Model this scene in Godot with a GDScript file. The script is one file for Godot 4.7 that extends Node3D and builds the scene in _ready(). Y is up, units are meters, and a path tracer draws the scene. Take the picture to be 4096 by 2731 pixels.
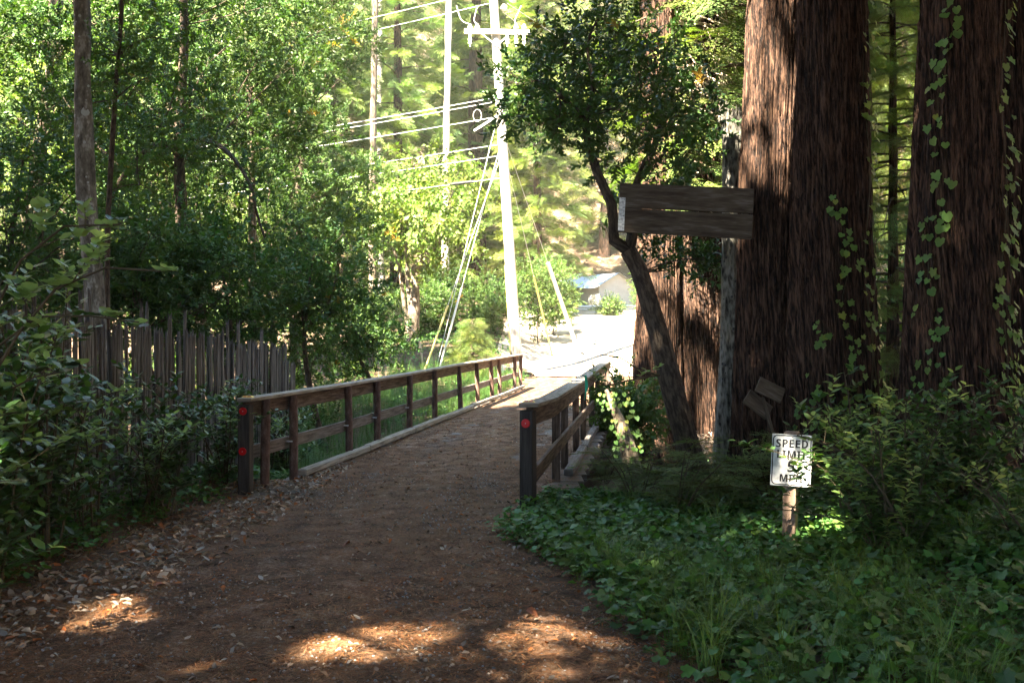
extends Node3D
# A dirt track crossing a timber bridge under redwoods. x right, y up, depth d = -z, metres.
const F := 3982.0          # lens: photograph pixels per unit of x/d
const EYE := 1.65
const SUN := Vector3(-0.353, 0.788, 0.504)   # towards the sun: behind and to the left
var rng := RandomNumberGenerator.new()
var M := {}
var P := {}
var taken := {}
var nz := FastNoiseLite.new()
var EL := [[0.0, -4.6], [4.8, -3.5], [6.3, -3.15], [8.6, -3.05], [11.2, -2.9], [31.5, 0.22], [36.0, 0.9], [40.0, 1.6], [46.0, 1.8], [52.0, 2.0], [62.0, 3.0], [80.0, 4.0]]
var ER := [[0.0, 2.6], [4.8, 0.78], [6.3, 0.36], [8.6, -0.02], [9.9, 0.08], [11.3, 0.36], [31.5, 3.5], [36.0, 4.5], [40.0, 5.4], [46.0, 7.0], [52.0, 8.5], [62.0, 9.5], [80.0, 10.0]]
var PY := [[0.0, 0.0], [7.0, 0.0], [11.0, -0.09], [16.0, -0.06], [22.5, 0.04], [32.0, 0.15], [34.0, 0.25], [40.0, 0.72], [46.0, 1.62], [52.0, 2.5], [60.0, 3.5], [72.0, 4.4], [80.0, 5.5]]
# patches of sun on the track: centre x, d, half length, half width, turn
var GAPS := [[-0.95, 5.3, 0.72, 0.05, 0.25], [-0.1, 5.6, 0.5, 0.02, 0.35], [-0.62, 5.98, 0.1, 0.0, 0.2], [0.22, 5.0, 0.2, 0.0, 0.4], [-2.4, 6.0, 0.4, 0.0, 0.9], [-2.75, 6.55, 0.1, 0.0, 0.5], [2.6, 7.9, 0.15, 0.05, 0.0], [0.4, 8.1, 0.1, 0.02, 0.2], [1.95, 16.4, 0.4, 0.7, 0.0], [4.3, 20.0, 0.5, 0.8, 0.0]]
# leaf colour by species
const REDWOOD := Color(0.108, 0.162, 0.038)
const OAK := Color(0.06, 0.116, 0.03)
const BAY := Color(0.07, 0.125, 0.03)
const SMALL := Color(0.08, 0.14, 0.032)
const MAPLE := Color(0.125, 0.19, 0.036)
const IVY_GREEN := Color(0.084, 0.182, 0.042)


class MB:
	var v := PackedVector3Array()
	var c := PackedColorArray()
	var uv := PackedVector2Array()
	var ix := PackedInt32Array()
	var off := Vector3.ZERO
	func vert(p: Vector3, col := Color.WHITE, t := Vector2.ZERO) -> int:
		v.append(p - off); c.append(col); uv.append(t)
		return v.size() - 1
	func tri(a: int, b: int, d: int) -> void:
		ix.append(a); ix.append(d); ix.append(b)
	func quad(a: int, b: int, d: int, e: int) -> void:
		tri(a, b, d); tri(a, d, e)
	func face(p: Array, col := Color.WHITE, t := []) -> void:
		var s := v.size()
		for i in p.size():
			vert(p[i], col, t[i] if t.size() else Vector2.ZERO)
		for i in range(1, p.size() - 1):
			tri(s, s + i, s + i + 1)
	func mesh() -> ArrayMesh:
		var n := PackedVector3Array()
		n.resize(v.size())
		for i in range(0, ix.size(), 3):
			var a := ix[i]; var b := ix[i + 2]; var d := ix[i + 1]
			var k := (v[b] - v[a]).cross(v[d] - v[a])
			n[a] += k; n[b] += k; n[d] += k
		for i in n.size():
			n[i] = n[i].normalized() if n[i].length_squared() > 1e-20 else Vector3.UP
		var arr := []
		arr.resize(Mesh.ARRAY_MAX)
		arr[Mesh.ARRAY_VERTEX] = v; arr[Mesh.ARRAY_NORMAL] = n; arr[Mesh.ARRAY_COLOR] = c; arr[Mesh.ARRAY_TEX_UV] = uv; arr[Mesh.ARRAY_INDEX] = ix
		var m := ArrayMesh.new()
		m.add_surface_from_arrays(Mesh.PRIMITIVE_TRIANGLES, arr)
		return m


# ---------- small helpers ----------
func W(x: float, y: float, d: float) -> Vector3: return Vector3(x, y, -d)
func S(px: float, py: float, d: float) -> Vector3:          # where a sight line, d metres out, passes
	return Vector3((px - 2048.0) / F * d, EYE + (1365.5 - py) / F * d, -d)
func rr(a: float, b: float) -> float: return rng.randf_range(a, b)
func rdir() -> Vector3:
	var a := rr(0, TAU); var y := rr(-1, 1); var k := sqrt(1 - y * y)
	return Vector3(cos(a) * k, y, sin(a) * k)
func table(t: Array, d: float) -> float:
	if d <= t[0][0]: return t[0][1]
	for i in range(1, t.size()):
		if d <= t[i][0]:
			return lerpf(t[i - 1][1], t[i][1], (d - t[i - 1][0]) / (t[i][0] - t[i - 1][0]))
	return t[t.size() - 1][1]
func sm(a: float, b: float, x: float) -> float: return smoothstep(a, b, x)

func terrain(x: float, d: float) -> float:
	var l := table(EL, d); var r := table(ER, d)
	var s := maxf(0.0, maxf(l - x, x - r))
	var t := 0.0
	t += 0.16 * clampf(x - 2.2, 0, 8) * sm(1.0, 6.0, d) + 0.05 * clampf(-4.5 - x, 0, 10)
	t += 0.10 * nz.get_noise_2d(x * 9.0, d * 9.0) + 0.3 * nz.get_noise_2d(x * 2.0 + 40.0, d * 2.0)
	var g := exp(-pow((d - 18.5 + 0.1 * x) / 5.2, 2.0))
	t -= g * lerpf(0.75, 1.75, sm(-5.0, 0.5, x)) * (1.0 - sm(9.0, 16.0, x))
	if d > 24.0:
		var far := table(PY, d) + (0.85 if x < l else 0.35) * sm(0.3, 3.5, s) * sm(31.0, 37.0, d) - 0.25 * (1.0 - sm(28.0, 32.0, d)) * sm(0.0, 1.0, s)
		t = lerpf(t, far + 0.2 * nz.get_noise_2d(x * 4.0, d * 4.0), sm(24.0, 32.0, d))
	var hill := maxf(0.0, d - 69.0)
	t += hill * hill / (hill + 14.0) * 0.62
	t += pow(maxf(0.0, -x - 14.0), 1.2) * 0.22 * sm(18.0, 40.0, d) + pow(maxf(0.0, x - 13.0), 1.2) * 0.2
	var under := sm(10.6, 11.8, d) * (1.0 - sm(31.2, 32.4, d))
	var on := table(PY, d) - 0.03
	var k := (1.0 - sm(0.0, 1.3, s)) * (1.0 - under)
	if d > 69.0: k = 0.0
	return lerpf(t, on, k)

func numbered(called: String) -> String:
	var n: int = taken.get(called, 0)
	taken[called] = n + 1
	return called if n == 0 else "%s_%03d" % [called, n]
func thing(called: String, label: String, category: String, at := Vector3.ZERO, group := "") -> Node3D:
	var o := Node3D.new()
	o.name = numbered(called)
	add_child(o)
	o.position = at
	tag(o, label, category, group)
	return o
func tag(o: Node, label: String, category := "", group := "", kind := "") -> Node:
	if label: o.set_meta("label", label)
	if category: o.set_meta("category", category)
	if group: o.set_meta("group", group)
	if kind: o.set_meta("kind", kind)
	return o
func obj(called: String, m: Mesh, mat: Material, parent: Node = null) -> MeshInstance3D:
	var o := MeshInstance3D.new()
	o.name = called if parent else numbered(called)
	o.mesh = m
	o.material_override = mat
	(parent if parent else self).add_child(o, true)
	return o
func struct(called: String, m: Mesh, mat: Material) -> MeshInstance3D:
	var o := obj(called, m, mat)
	o.set_meta("kind", "structure")
	return o
func multi(called: String, m: Mesh, mat: Material, xf: Array, cols: PackedColorArray, parent: Node3D = null) -> MultiMeshInstance3D:
	var mm := MultiMesh.new()
	mm.transform_format = MultiMesh.TRANSFORM_3D
	mm.use_colors = true
	mm.mesh = m
	mm.instance_count = xf.size()
	var o := MultiMeshInstance3D.new()
	var base := parent.position if parent else Vector3.ZERO
	for i in xf.size():
		var t: Transform3D = xf[i]
		t.origin -= base
		mm.set_instance_transform(i, t)
		mm.set_instance_color(i, cols[i])
	o.name = called if parent else numbered(called)
	o.multimesh = mm
	o.material_override = mat
	(parent if parent else self).add_child(o, true)
	o.set_meta("kind", "stuff")
	return o

func lin(r: float, g: float, b: float) -> Color: return Color(r, g, b).linear_to_srgb()
func vary(c: Color, k: float, warm := 0.12) -> Color:
	var f := 1.0 + rr(-k, k)
	var w := rr(-warm, warm)
	return Color(maxf(0.0, c.r * f * (1.0 + w)), c.g * f, maxf(0.0, c.b * f * (1.0 - w)))

func noise_image(w: int, h: int, parts: Array, sharp := 1.0) -> PackedFloat32Array:
	# parts: [seed, frequency, octaves, weight, ridged]
	var out := PackedFloat32Array()
	out.resize(w * h)
	var total := 0.0
	for p in parts:
		var f := FastNoiseLite.new()
		f.seed = p[0]; f.frequency = p[1]; f.fractal_octaves = p[2]
		f.noise_type = FastNoiseLite.TYPE_SIMPLEX_SMOOTH
		if p.size() > 4 and p[4]: f.fractal_type = FastNoiseLite.FRACTAL_RIDGED
		var data := f.get_seamless_image(w, h).get_data()
		var k: float = p[3] / 255.0
		total += p[3]
		for i in w * h: out[i] += data[i] * k
	for i in w * h: out[i] = pow(clampf((out[i] / total - 0.5) * sharp + 0.5, 0.0, 1.0), 1.0)
	return out
func to_texture(a: PackedFloat32Array, w: int, h: int, ramp: Array) -> ImageTexture:   # ramp of linear colours
	var n := ramp.size() - 1
	var look := []
	for i in 256:
		var t := i / 255.0 * n
		var k := mini(int(t), n - 1)
		var col: Color = ramp[k].lerp(ramp[k + 1], t - k)
		look.append(col.linear_to_srgb())
	var bytes := PackedByteArray()
	bytes.resize(w * h * 3)
	for i in w * h:
		var col: Color = look[int(a[i] * 255.0)]
		bytes[i * 3] = int(col.r * 255.0); bytes[i * 3 + 1] = int(col.g * 255.0); bytes[i * 3 + 2] = int(col.b * 255.0)
	var im := Image.create_from_data(w, h, false, Image.FORMAT_RGB8, bytes)
	return ImageTexture.create_from_image(im)
func grey(v: float) -> Color: return Color(v, v, v)
func mat(called: String, col: Color, rough := 0.8, spec := 0.4) -> StandardMaterial3D:
	var m := StandardMaterial3D.new()
	m.resource_name = called
	m.albedo_color = col.linear_to_srgb()
	m.roughness = rough
	m.metallic_specular = spec
	M[called] = m
	return m
func tex_mat(called: String, parts: Array, ramp: Array, scale: Vector3, rough := 0.85, bump := 0.0, tri := false, size := 256, sharp := 1.6) -> StandardMaterial3D:
	var m := mat(called, Color.WHITE, rough, 0.35)
	var a := noise_image(size, size, parts, sharp)
	m.albedo_texture = to_texture(a, size, size, ramp)
	m.uv1_scale = scale
	if bump != 0.0:
		m.heightmap_enabled = true
		m.heightmap_scale = bump
		m.heightmap_texture = to_texture(a, size, size, [grey(0), grey(1)])
	if tri:
		m.uv1_triplanar = true
		m.uv1_world_triplanar = true
	return m
func leaf_mat(called: String, rough: float, through: Color, spec := 0.5) -> void:
	var m := mat(called, Color.WHITE, rough, spec)
	m.vertex_color_use_as_albedo = true
	m.backlight_enabled = true
	m.backlight = through.linear_to_srgb()
	m.cull_mode = BaseMaterial3D.CULL_DISABLED

# ---------- solid shapes ----------
func tube(mb: MB, pts: Array, rad: Array, sides := 8, col := Color.WHITE, cap := true, wob := 0.0) -> void:
	var n := pts.size()
	var prev := Vector3.ZERO
	var ref := Vector3.RIGHT
	var first := mb.v.size()
	var run := 0.0
	for i in n:
		var p: Vector3 = pts[i]
		var t: Vector3 = (pts[mini(i + 1, n - 1)] - pts[maxi(i - 1, 0)]).normalized()
		if i == 0:
			ref = t.cross(Vector3.FORWARD if absf(t.z) < 0.9 else Vector3.UP).normalized()
		else:
			run += p.distance_to(prev)
			ref = (ref - t * ref.dot(t)).normalized()
		prev = p
		var side := t.cross(ref)
		for k in sides + 1:
			var a := TAU * k / sides
			var dir := ref * cos(a) + side * sin(a)
			var r: float = rad[i]
			if wob > 0.0:
				r *= 1.0 + wob * nz.get_noise_3d(cos(a) * 30.0 + p.x * 7.0, run * 60.0, sin(a) * 30.0)
			mb.vert(p + dir * r, col, Vector2(r * a, run))
	for i in n - 1:
		for k in sides:
			var a := first + i * (sides + 1) + k
			mb.quad(a, a + 1, a + sides + 2, a + sides + 1)
	if cap:
		for e in [0, n - 1]:
			var cen := mb.vert(pts[e], col)
			var s = first + e * (sides + 1)
			for k in sides:
				if e == 0: mb.tri(cen, s + k + 1, s + k)
				else: mb.tri(cen, s + k, s + k + 1)

# a board or beam: chamfered block about a frame; grain runs along the longest side
func block(mb: MB, xf: Transform3D, size: Vector3, ch := 0.004, col := Color.WHITE) -> void:
	var h := size * 0.5
	var long := 0 if size.x >= size.y and size.x >= size.z else (1 if size.y >= size.z else 2)
	var shift := Vector2(rr(0, 9), rr(0, 9))
	for ax in 3:
		for s in [-1.0, 1.0]:
			var u := (ax + 1) % 3
			var w := (ax + 2) % 3
			var q := []
			var t := []
			for k in [[-1, -1], [1, -1], [1, 1], [-1, 1]]:
				var p := Vector3.ZERO
				p[ax] = s * h[ax]
				p[u] = k[0] * (h[u] - ch)
				p[w] = k[1] * (h[w] - ch)
				q.append(xf * p)
				var across := w if u == long else u
				t.append(Vector2(p[across] + (h[ax] if ax != long else 0.0), p[long] if ax != long else p[w]) + shift)
			if s < 0: q.reverse(); t.reverse()
			mb.face(q, col, t)
	for ax in 3:                                   # chamfers along each edge
		var u := (ax + 1) % 3
		var w := (ax + 2) % 3
		for su in [-1.0, 1.0]:
			for sw in [-1.0, 1.0]:
				var q := []
				for k in [[-1, 0], [1, 0], [1, 1], [-1, 1]]:
					var p := Vector3.ZERO
					p[ax] = k[0] * (h[ax] - ch)
					p[u] = su * (h[u] if k[1] == 0 else h[u] - ch)
					p[w] = sw * (h[w] - ch if k[1] == 0 else h[w])
					q.append(xf * p)
				if su * sw > 0: q.reverse()
				mb.face(q, col, [shift, shift, shift, shift])
	for sx in [-1.0, 1.0]:
		for sy in [-1.0, 1.0]:
			for sz in [-1.0, 1.0]:
				var q := [xf * Vector3(sx * h.x, sy * (h.y - ch), sz * (h.z - ch)), xf * Vector3(sx * (h.x - ch), sy * h.y, sz * (h.z - ch)), xf * Vector3(sx * (h.x - ch), sy * (h.y - ch), sz * h.z)]
				if sx * sy * sz < 0: q.reverse()
				mb.face(q, col)
func beam_frame(a: Vector3, b: Vector3, up := Vector3.UP) -> Transform3D:   # x along a-b, y up
	var x := (b - a).normalized()
	var z := x.cross(up).normalized()
	return Transform3D(Basis(x, z.cross(x), z), (a + b) * 0.5)
func beam(called: String, a: Vector3, b: Vector3, h: float, w: float, m: Material, parent: Node3D, ch := 0.004) -> MeshInstance3D:
	var mb := MB.new()
	mb.off = parent.position if parent else Vector3.ZERO
	block(mb, beam_frame(a, b), Vector3(a.distance_to(b), h, w), ch)
	return obj(called, mb.mesh(), m, parent)
func rod(called: String, pts: Array, r: float, m: Material, parent: Node3D, sides := 8) -> MeshInstance3D:
	var mb := MB.new()
	mb.off = parent.position if parent else Vector3.ZERO
	var rad := []
	for p in pts: rad.append(r)
	tube(mb, pts, rad, sides)
	return obj(called, mb.mesh(), m, parent)
# turned shape about an axis
func lathe(mb: MB, at: Vector3, axis: Vector3, prof: Array, sides := 16, col := Color.WHITE) -> void:
	var u := axis.cross(Vector3.RIGHT if absf(axis.x) < 0.8 else Vector3.UP).normalized()
	var w := axis.cross(u)
	for i in prof.size() - 1:
		for k in sides:
			var a := TAU * k / sides; var b := TAU * (k + 1) / sides
			var p := func(j: int, an: float) -> Vector3: return at + axis * float(prof[j][0]) + (u * cos(an) + w * sin(an)) * float(prof[j][1])
			mb.face([p.call(i, a), p.call(i, b), p.call(i + 1, b), p.call(i + 1, a)], col)
# smooth line through given points
func smooth(pts: Array, n: int) -> Array:
	var c := Curve3D.new()
	for i in pts.size():
		var t: Vector3 = (pts[mini(i + 1, pts.size() - 1)] - pts[maxi(i - 1, 0)]) / 6.0
		c.add_point(pts[i], -t, t)
	c.bake_interval = 0.02 + c.get_baked_length() / 400.0
	var out := []
	var len := c.get_baked_length()
	for i in n: out.append(c.sample_baked(len * i / (n - 1), false))
	return out
func radii(a: float, b: float, n: int, flare := 0.0) -> Array:
	var out := []
	for i in n:
		var t := float(i) / (n - 1)
		out.append(lerpf(a, b, t) + flare * exp(-t * 14.0))
	return out

# furrowed trunk: rings [centre, radius]; deep vertical ridges
func furrowed(mb: MB, rings: Array, cols: int, rows: int, amp: float, fine: float, sd := 0.0, lobes := 0.05) -> void:
	var pts := []
	for r in rings: pts.append(r[0])
	var line := smooth(pts, rows + 1)
	var n := rings.size() - 1
	var first := mb.v.size()
	var y0: float = line[0].y
	for i in rows + 1:
		var p: Vector3 = line[i]
		var rad: float = rings[n][1]
		for j in n:
			if p.y <= rings[j + 1][0].y:
				rad = lerpf(rings[j][1], rings[j + 1][1], clampf((p.y - rings[j][0].y) / maxf(0.01, rings[j + 1][0].y - rings[j][0].y), 0, 1))
				break
		var run := p.y - y0
		for k in cols + 1:
			var a := TAU * (k % cols) / cols
			var ca := cos(a); var sa := sin(a)
			var warp := 6.0 * nz.get_noise_3d(ca * 40 + sd, p.y * 55, sa * 40)
			var f1 := nz.get_noise_3d(ca * rad * 700 * fine + warp + sd, p.y * 42, sa * rad * 700 * fine)
			var f2 := nz.get_noise_3d(ca * rad * 1900 * fine + sd, p.y * 110 + 300, sa * rad * 1900 * fine)
			var f3 := nz.get_noise_3d(ca * rad * 220 + sd * 2.0, p.y * 14 + 50, sa * rad * 220)
			var lobe := nz.get_noise_3d(ca * 90 + sd * 3.0, p.y * 8, sa * 90)
			var f4 := nz.get_noise_3d(ca * rad * 800 * fine + sd, p.y * 380, sa * rad * 800 * fine)
			var dr := amp * (0.25 - 3.2 * maxf(0.0, 0.3 - absf(f1) * 1.5)) + amp * 0.7 * f2 + amp * 1.0 * f3 + amp * 0.8 * maxf(0.0, f4)
			var r := rad * (1.0 + lobes * lobe * 3.0) + dr
			mb.vert(p + Vector3(ca, 0, sa) * r, Color.WHITE, Vector2(float(k) / cols * TAU * rad, run))
	for i in rows:
		for k in cols:
			var a := first + i * (cols + 1) + k
			mb.quad(a, a + cols + 1, a + cols + 2, a + 1)

# long fibrous bark plates standing proud of a furrowed trunk, joined into one part
func bark_plates(mb: MB, rings: Array, n: int, y0: float, y1: float, sd: float, proud: float) -> void:
	for i in n:
		var a0 := rr(0, TAU)
		var ys := rr(y0, y1)
		var len := rr(0.35, 1.7)
		var w := rr(0.012, 0.034)
		var h := proud * rr(0.5, 1.3)
		var first := mb.v.size()
		var u0 := rr(0, 5)
		for k in 9:
			var t := k / 8.0
			var y := ys + len * t
			var rad: float = rings[rings.size() - 1][1]
			var cen: Vector3 = rings[rings.size() - 1][0]
			for j in rings.size() - 1:
				if y <= rings[j + 1][0].y:
					var f := clampf((y - rings[j][0].y) / maxf(0.01, rings[j + 1][0].y - rings[j][0].y), 0, 1)
					rad = lerpf(rings[j][1], rings[j + 1][1], f)
					cen = rings[j][0].lerp(rings[j + 1][0], f)
					break
			var a := a0 + 0.012 / rad * sin(t * 5.0 + i) + 0.01 * nz.get_noise_2d(y * 90.0, i * 37.0) / rad
			var lobe := nz.get_noise_3d(cos(a) * 90 + sd * 3.0, y * 8, sin(a) * 90)
			var r := rad * (1.0 + 0.15 * lobe) - 0.012
			var taper := sqrt(maxf(0.0, sin(t * PI)))
			var ww := w * taper * (1.0 + 0.5 * nz.get_noise_2d(y * 260.0, i * 11.0)) / rad
			var up := Vector3(0, y - cen.y, 0)
			for s in [-1.0, -0.5, 0.55, 1.0]:
				var q: float = a + s * ww
				var rise := (h * taper * (1.0 + 0.4 * nz.get_noise_2d(y * 400.0, i * 17.0 + s * 40.0)) if absf(s) < 0.9 else -0.012)
				mb.vert(cen + up + Vector3(cos(q), 0, sin(q)) * (r + rise), Color.WHITE, Vector2(q * rad, y + u0))
		for k in 8:
			for s in 3:
				var b := first + k * 4 + s
				mb.quad(b, b + 4, b + 5, b + 1)

# ---------- leaves ----------
# one leaf blade from base along dir; folded on its midrib and bent
func leaf(mb: MB, base: Vector3, dir: Vector3, nor: Vector3, len: float, wid: float, col: Color, fold := 0.25, bend := 0.15) -> void:
	dir = dir.normalized()
	var side := dir.cross(nor).normalized()
	nor = side.cross(dir)
	var s := mb.v.size()
	mb.vert(base, col)
	for t in [0.3, 0.68]:
		var mid: Vector3 = base + dir * len * t - nor * bend * len * t * t
		var w: float = wid * 0.5 * (1.0 if t < 0.5 else 0.82)
		mb.vert(mid - side * w + nor * w * fold, col)
		mb.vert(mid, col)
		mb.vert(mid + side * w + nor * w * fold, col)
	mb.vert(base + dir * len - nor * bend * len, col)
	mb.tri(s, s + 2, s + 1); mb.tri(s, s + 3, s + 2)
	mb.quad(s + 1, s + 2, s + 5, s + 4); mb.quad(s + 2, s + 3, s + 6, s + 5)
	mb.tri(s + 4, s + 5, s + 7); mb.tri(s + 5, s + 6, s + 7)
func sliver(mb: MB, base: Vector3, dir: Vector3, nor: Vector3, len: float, wid: float, col: Color) -> void:
	var side := dir.cross(nor).normalized() * wid * 0.5
	var s := mb.v.size()
	mb.vert(base, col); mb.vert(base + dir * len * 0.45 + side, col); mb.vert(base + dir * len, col); mb.vert(base + dir * len * 0.45 - side, col)
	mb.quad(s, s + 1, s + 2, s + 3)
func tone(k := 0.2) -> Color: return vary(Color(1, 1, 1), k, 0.1)
# a flat leaf with lobes or teeth: radii round the rim, from the stalk round
func lobed(mb: MB, base: Vector3, dir: Vector3, nor: Vector3, size: float, rim: Array, col: Color, cup := 0.12) -> void:
	dir = dir.normalized()
	var side := dir.cross(nor).normalized()
	nor = side.cross(dir)
	var n := rim.size()
	var cen := mb.vert(base + dir * size * 0.35 - nor * size * cup, col)
	var s := mb.v.size()
	for i in n:
		var a := TAU * i / n + PI
		var r: float = rim[i] * size * 0.5
		mb.vert(base + dir * (size * 0.38 + cos(a) * r) + side * sin(a) * r + nor * rr(-0.05, 0.05) * size - nor * bendy(cos(a)) * size * cup, col)
	for i in n: mb.tri(cen, s + (i + 1) % n, s + i)
func bendy(c: float) -> float: return maxf(0.0, c) * 0.9
const IVY := [0.35, 0.8, 1.0, 0.72, 0.95, 0.72, 0.88, 1.22, 0.88, 0.72, 0.95, 0.72, 1.0, 0.8]
const IVY_B := [0.4, 0.78, 0.9, 0.82, 0.9, 0.8, 0.95, 1.1, 0.95, 0.8, 0.9, 0.82, 0.9, 0.78]
const ROUND := [0.72, 0.86, 0.92, 0.86, 0.96, 0.9, 0.97, 0.92, 1.05, 1.18, 1.05, 0.92, 0.97, 0.9, 0.96, 0.86, 0.92, 0.86]
const MAPLE_RIM := [0.3, 0.62, 0.95, 0.55, 1.1, 0.6, 0.75, 1.35, 0.75, 0.6, 1.1, 0.55, 0.95, 0.62]

func twig(leaves: int, len: float, leaf_len: float, leaf_wid: float, spread: float, droop := 0.2) -> ArrayMesh:
	var mb := MB.new()
	var pts := []
	var bow := Vector3(rr(-1, 1), 0, rr(-1, 1)) * len * 0.18
	for i in 5:
		var t := i / 4.0
		pts.append(Vector3(0, len * t, 0) + bow * t * t)
	tube(mb, pts, radii(0.0028, 0.0012, 5), 3, Color(1.6, 0.75, 0.9), false)
	for i in leaves:
		var t := 0.12 + 0.88 * (i + rr(0, 0.6)) / leaves
		var a := i * 2.4 + rr(-0.4, 0.4)
		var p := Vector3(0, len * t, 0) + bow * t * t
		var out := Vector3(cos(a), rr(0.25, 0.7) * (0.6 + t), sin(a)) * spread + Vector3(0, 0.45, 0)
		out = (out + rdir() * 0.25).normalized() - Vector3(0, droop * 0.3, 0)
		var nor := (Vector3.UP * 1.0 + rdir() * 0.55).normalized()
		leaf(mb, p, out, nor, leaf_len * rr(0.75, 1.2), leaf_wid * rr(0.85, 1.15), tone(0.22), rr(0.05, 0.35), rr(0.0, 0.3))
	return mb.mesh()
func lobed_twig(n: int, len: float, size: float, rim: Array, spread: float) -> ArrayMesh:
	var mb := MB.new()
	tube(mb, [Vector3.ZERO, Vector3(0.02, len * 0.5, 0), Vector3(0.05, len, 0.02)], [0.0025, 0.002, 0.001], 3, Color(1.5, 0.7, 0.8), false)
	for i in n:
		var t := 0.15 + 0.85 * i / n
		var a := i * 2.4 + rr(-0.3, 0.3)
		var out := (Vector3(cos(a), rr(0.0, 0.5), sin(a)) * spread + Vector3(0, 0.3, 0)).normalized()
		var p := Vector3(0.03 * t, len * t, 0)
		sliver(mb, p, out, Vector3.UP, size * 0.5, 0.003, Color(1.5, 0.8, 0.8))
		lobed(mb, p + out * size * 0.45, out - Vector3(0, 0.15, 0), (Vector3.UP + rdir() * 0.4).normalized(), size * rr(0.7, 1.15), rim, tone(0.2))
	return mb.mesh()
# flat redwood spray: axis +y, lies in xy, needles in two ranks on each branchlet
func spray(len: float, branchlets: int, needle: float, wid: float, per: int, brown := 0.03) -> ArrayMesh:
	var mb := MB.new()
	tube(mb, [Vector3.ZERO, Vector3(0, len * 0.5, 0.01), Vector3(0, len, -0.03)], [0.004, 0.003, 0.001], 3, Color(1.5, 0.7, 0.8), false)
	for i in branchlets:
		var t := 0.08 + 0.92 * i / branchlets
		var sgn := 1.0 if i % 2 == 0 else -1.0
		var bl := len * (0.5 * (1.0 - t) + 0.14) * rr(0.75, 1.15)
		var dir := Vector3(sgn * rr(0.75, 1.0), rr(0.55, 0.8), rr(-0.22, 0.1)).normalized()
		if i >= branchlets - 2: dir = Vector3(sgn * 0.15, 1, -0.1).normalized()
		var p := Vector3(0, len * t, -0.03 * t * t)
		var col := tone(0.22) if rng.randf() > brown else Color(2.6, 0.75, 0.6)
		var side := dir.cross(Vector3(0, 0, 1)).normalized()
		sliver(mb, p, dir, Vector3(0, 0, 1), bl, wid * 0.8, col * Color(1.2, 0.85, 0.9))
		for k in per:
			var u := (k + 0.6) / per
			var q := p + dir * bl * u - Vector3(0, 0, 0.12 * bl * u * u)
			var nl := needle * (1.0 - 0.55 * u) * rr(0.85, 1.15)
			for e in [-1.0, 1.0]:
				sliver(mb, q, (side * e * 0.85 + dir * 0.6 + Vector3(0, 0, rr(-0.15, 0.15))).normalized(), Vector3(0, 0, 1), nl, wid, col)
	return mb.mesh()
func ivy_patch(n: int, r: float, size: float) -> ArrayMesh:
	var mb := MB.new()
	for i in n:
		var a := i * 2.4 + rr(-0.5, 0.5)
		var q := r * sqrt(rng.randf())
		var h := rr(0.04, 0.17)
		var p := Vector3(cos(a) * q, h, sin(a) * q)
		var out := Vector3(rr(-1, 1), rr(-0.25, 0.15), rr(-1, 1)).normalized()
		var rim: Array = IVY if rng.randf() < 0.65 else IVY_B
		lobed(mb, p, out, (Vector3.UP * 1.1 + rdir() * 0.75).normalized(), size * rr(0.55, 1.2), rim, vary(Color(1, 1, 1), 0.35, 0.18), 0.08)
		if i % 2 == 0: sliver(mb, p, (Vector3(rr(-0.4, 0.4), -1, rr(-0.4, 0.4))).normalized(), Vector3(0, 0, 1), h, 0.004, Color(1.3, 0.8, 0.7))
	return mb.mesh()
func grass_tuft(n: int, h: float, arch: float, wid: float) -> ArrayMesh:
	var mb := MB.new()
	for i in n:
		var a := rr(0, TAU)
		var lean := Vector3(cos(a), 0, sin(a))
		var side := Vector3(-sin(a), 0, cos(a))
		var hh := h * rr(0.5, 1.15)
		var ar := arch * rr(0.3, 1.3)
		var col := vary(Color(1, 1, 1), 0.25, 0.15)
		if rng.randf() < 0.14: col = Color(1.9, 1.25, 1.6)
		var base := Vector3(rr(-0.05, 0.05), 0, rr(-0.05, 0.05))
		var s := mb.v.size()
		for k in 6:
			var t := k / 5.0
			var p := base + Vector3(0, hh * (t - 0.42 * ar * t * t * t), 0) + lean * hh * ar * 0.75 * t * t
			var w := wid * (1.0 - t * 0.92) * 0.5
			mb.vert(p - side * w, col); mb.vert(p + side * w, col)
		for k in 5: mb.quad(s + k * 2, s + k * 2 + 1, s + k * 2 + 3, s + k * 2 + 2)
	return mb.mesh()
func horsetail(h: float) -> ArrayMesh:
	var mb := MB.new()
	var top := Vector3(rr(-0.06, 0.06), h, rr(-0.06, 0.06))
	tube(mb, [Vector3.ZERO, top * 0.5, top], [0.004, 0.003, 0.001], 3, Color(1, 1, 1), false)
	for i in 13:
		var t := 0.18 + 0.8 * i / 13.0
		var l := h * 0.3 * (1.15 - t)
		for k in 9:
			var a := TAU * k / 9.0 + i * 0.4
			var dir := Vector3(cos(a), 0.25, sin(a)).normalized()
			var p := top * t
			sliver(mb, p, dir, Vector3.UP, l * 0.6, 0.004, tone(0.15))
			sliver(mb, p + dir * l * 0.5, (dir - Vector3(0, 0.45, 0)).normalized(), Vector3.UP, l * 0.55, 0.0035, tone(0.15))
	return mb.mesh()
func dead_leaf(len: float, wid: float) -> ArrayMesh:
	var mb := MB.new()
	leaf(mb, Vector3(0, 0.004, -len * 0.5), Vector3(0, 0, 1), Vector3.UP, len, wid, Color.WHITE, rr(0.25, 0.9), rr(-0.35, 0.35))
	return mb.mesh()
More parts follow.
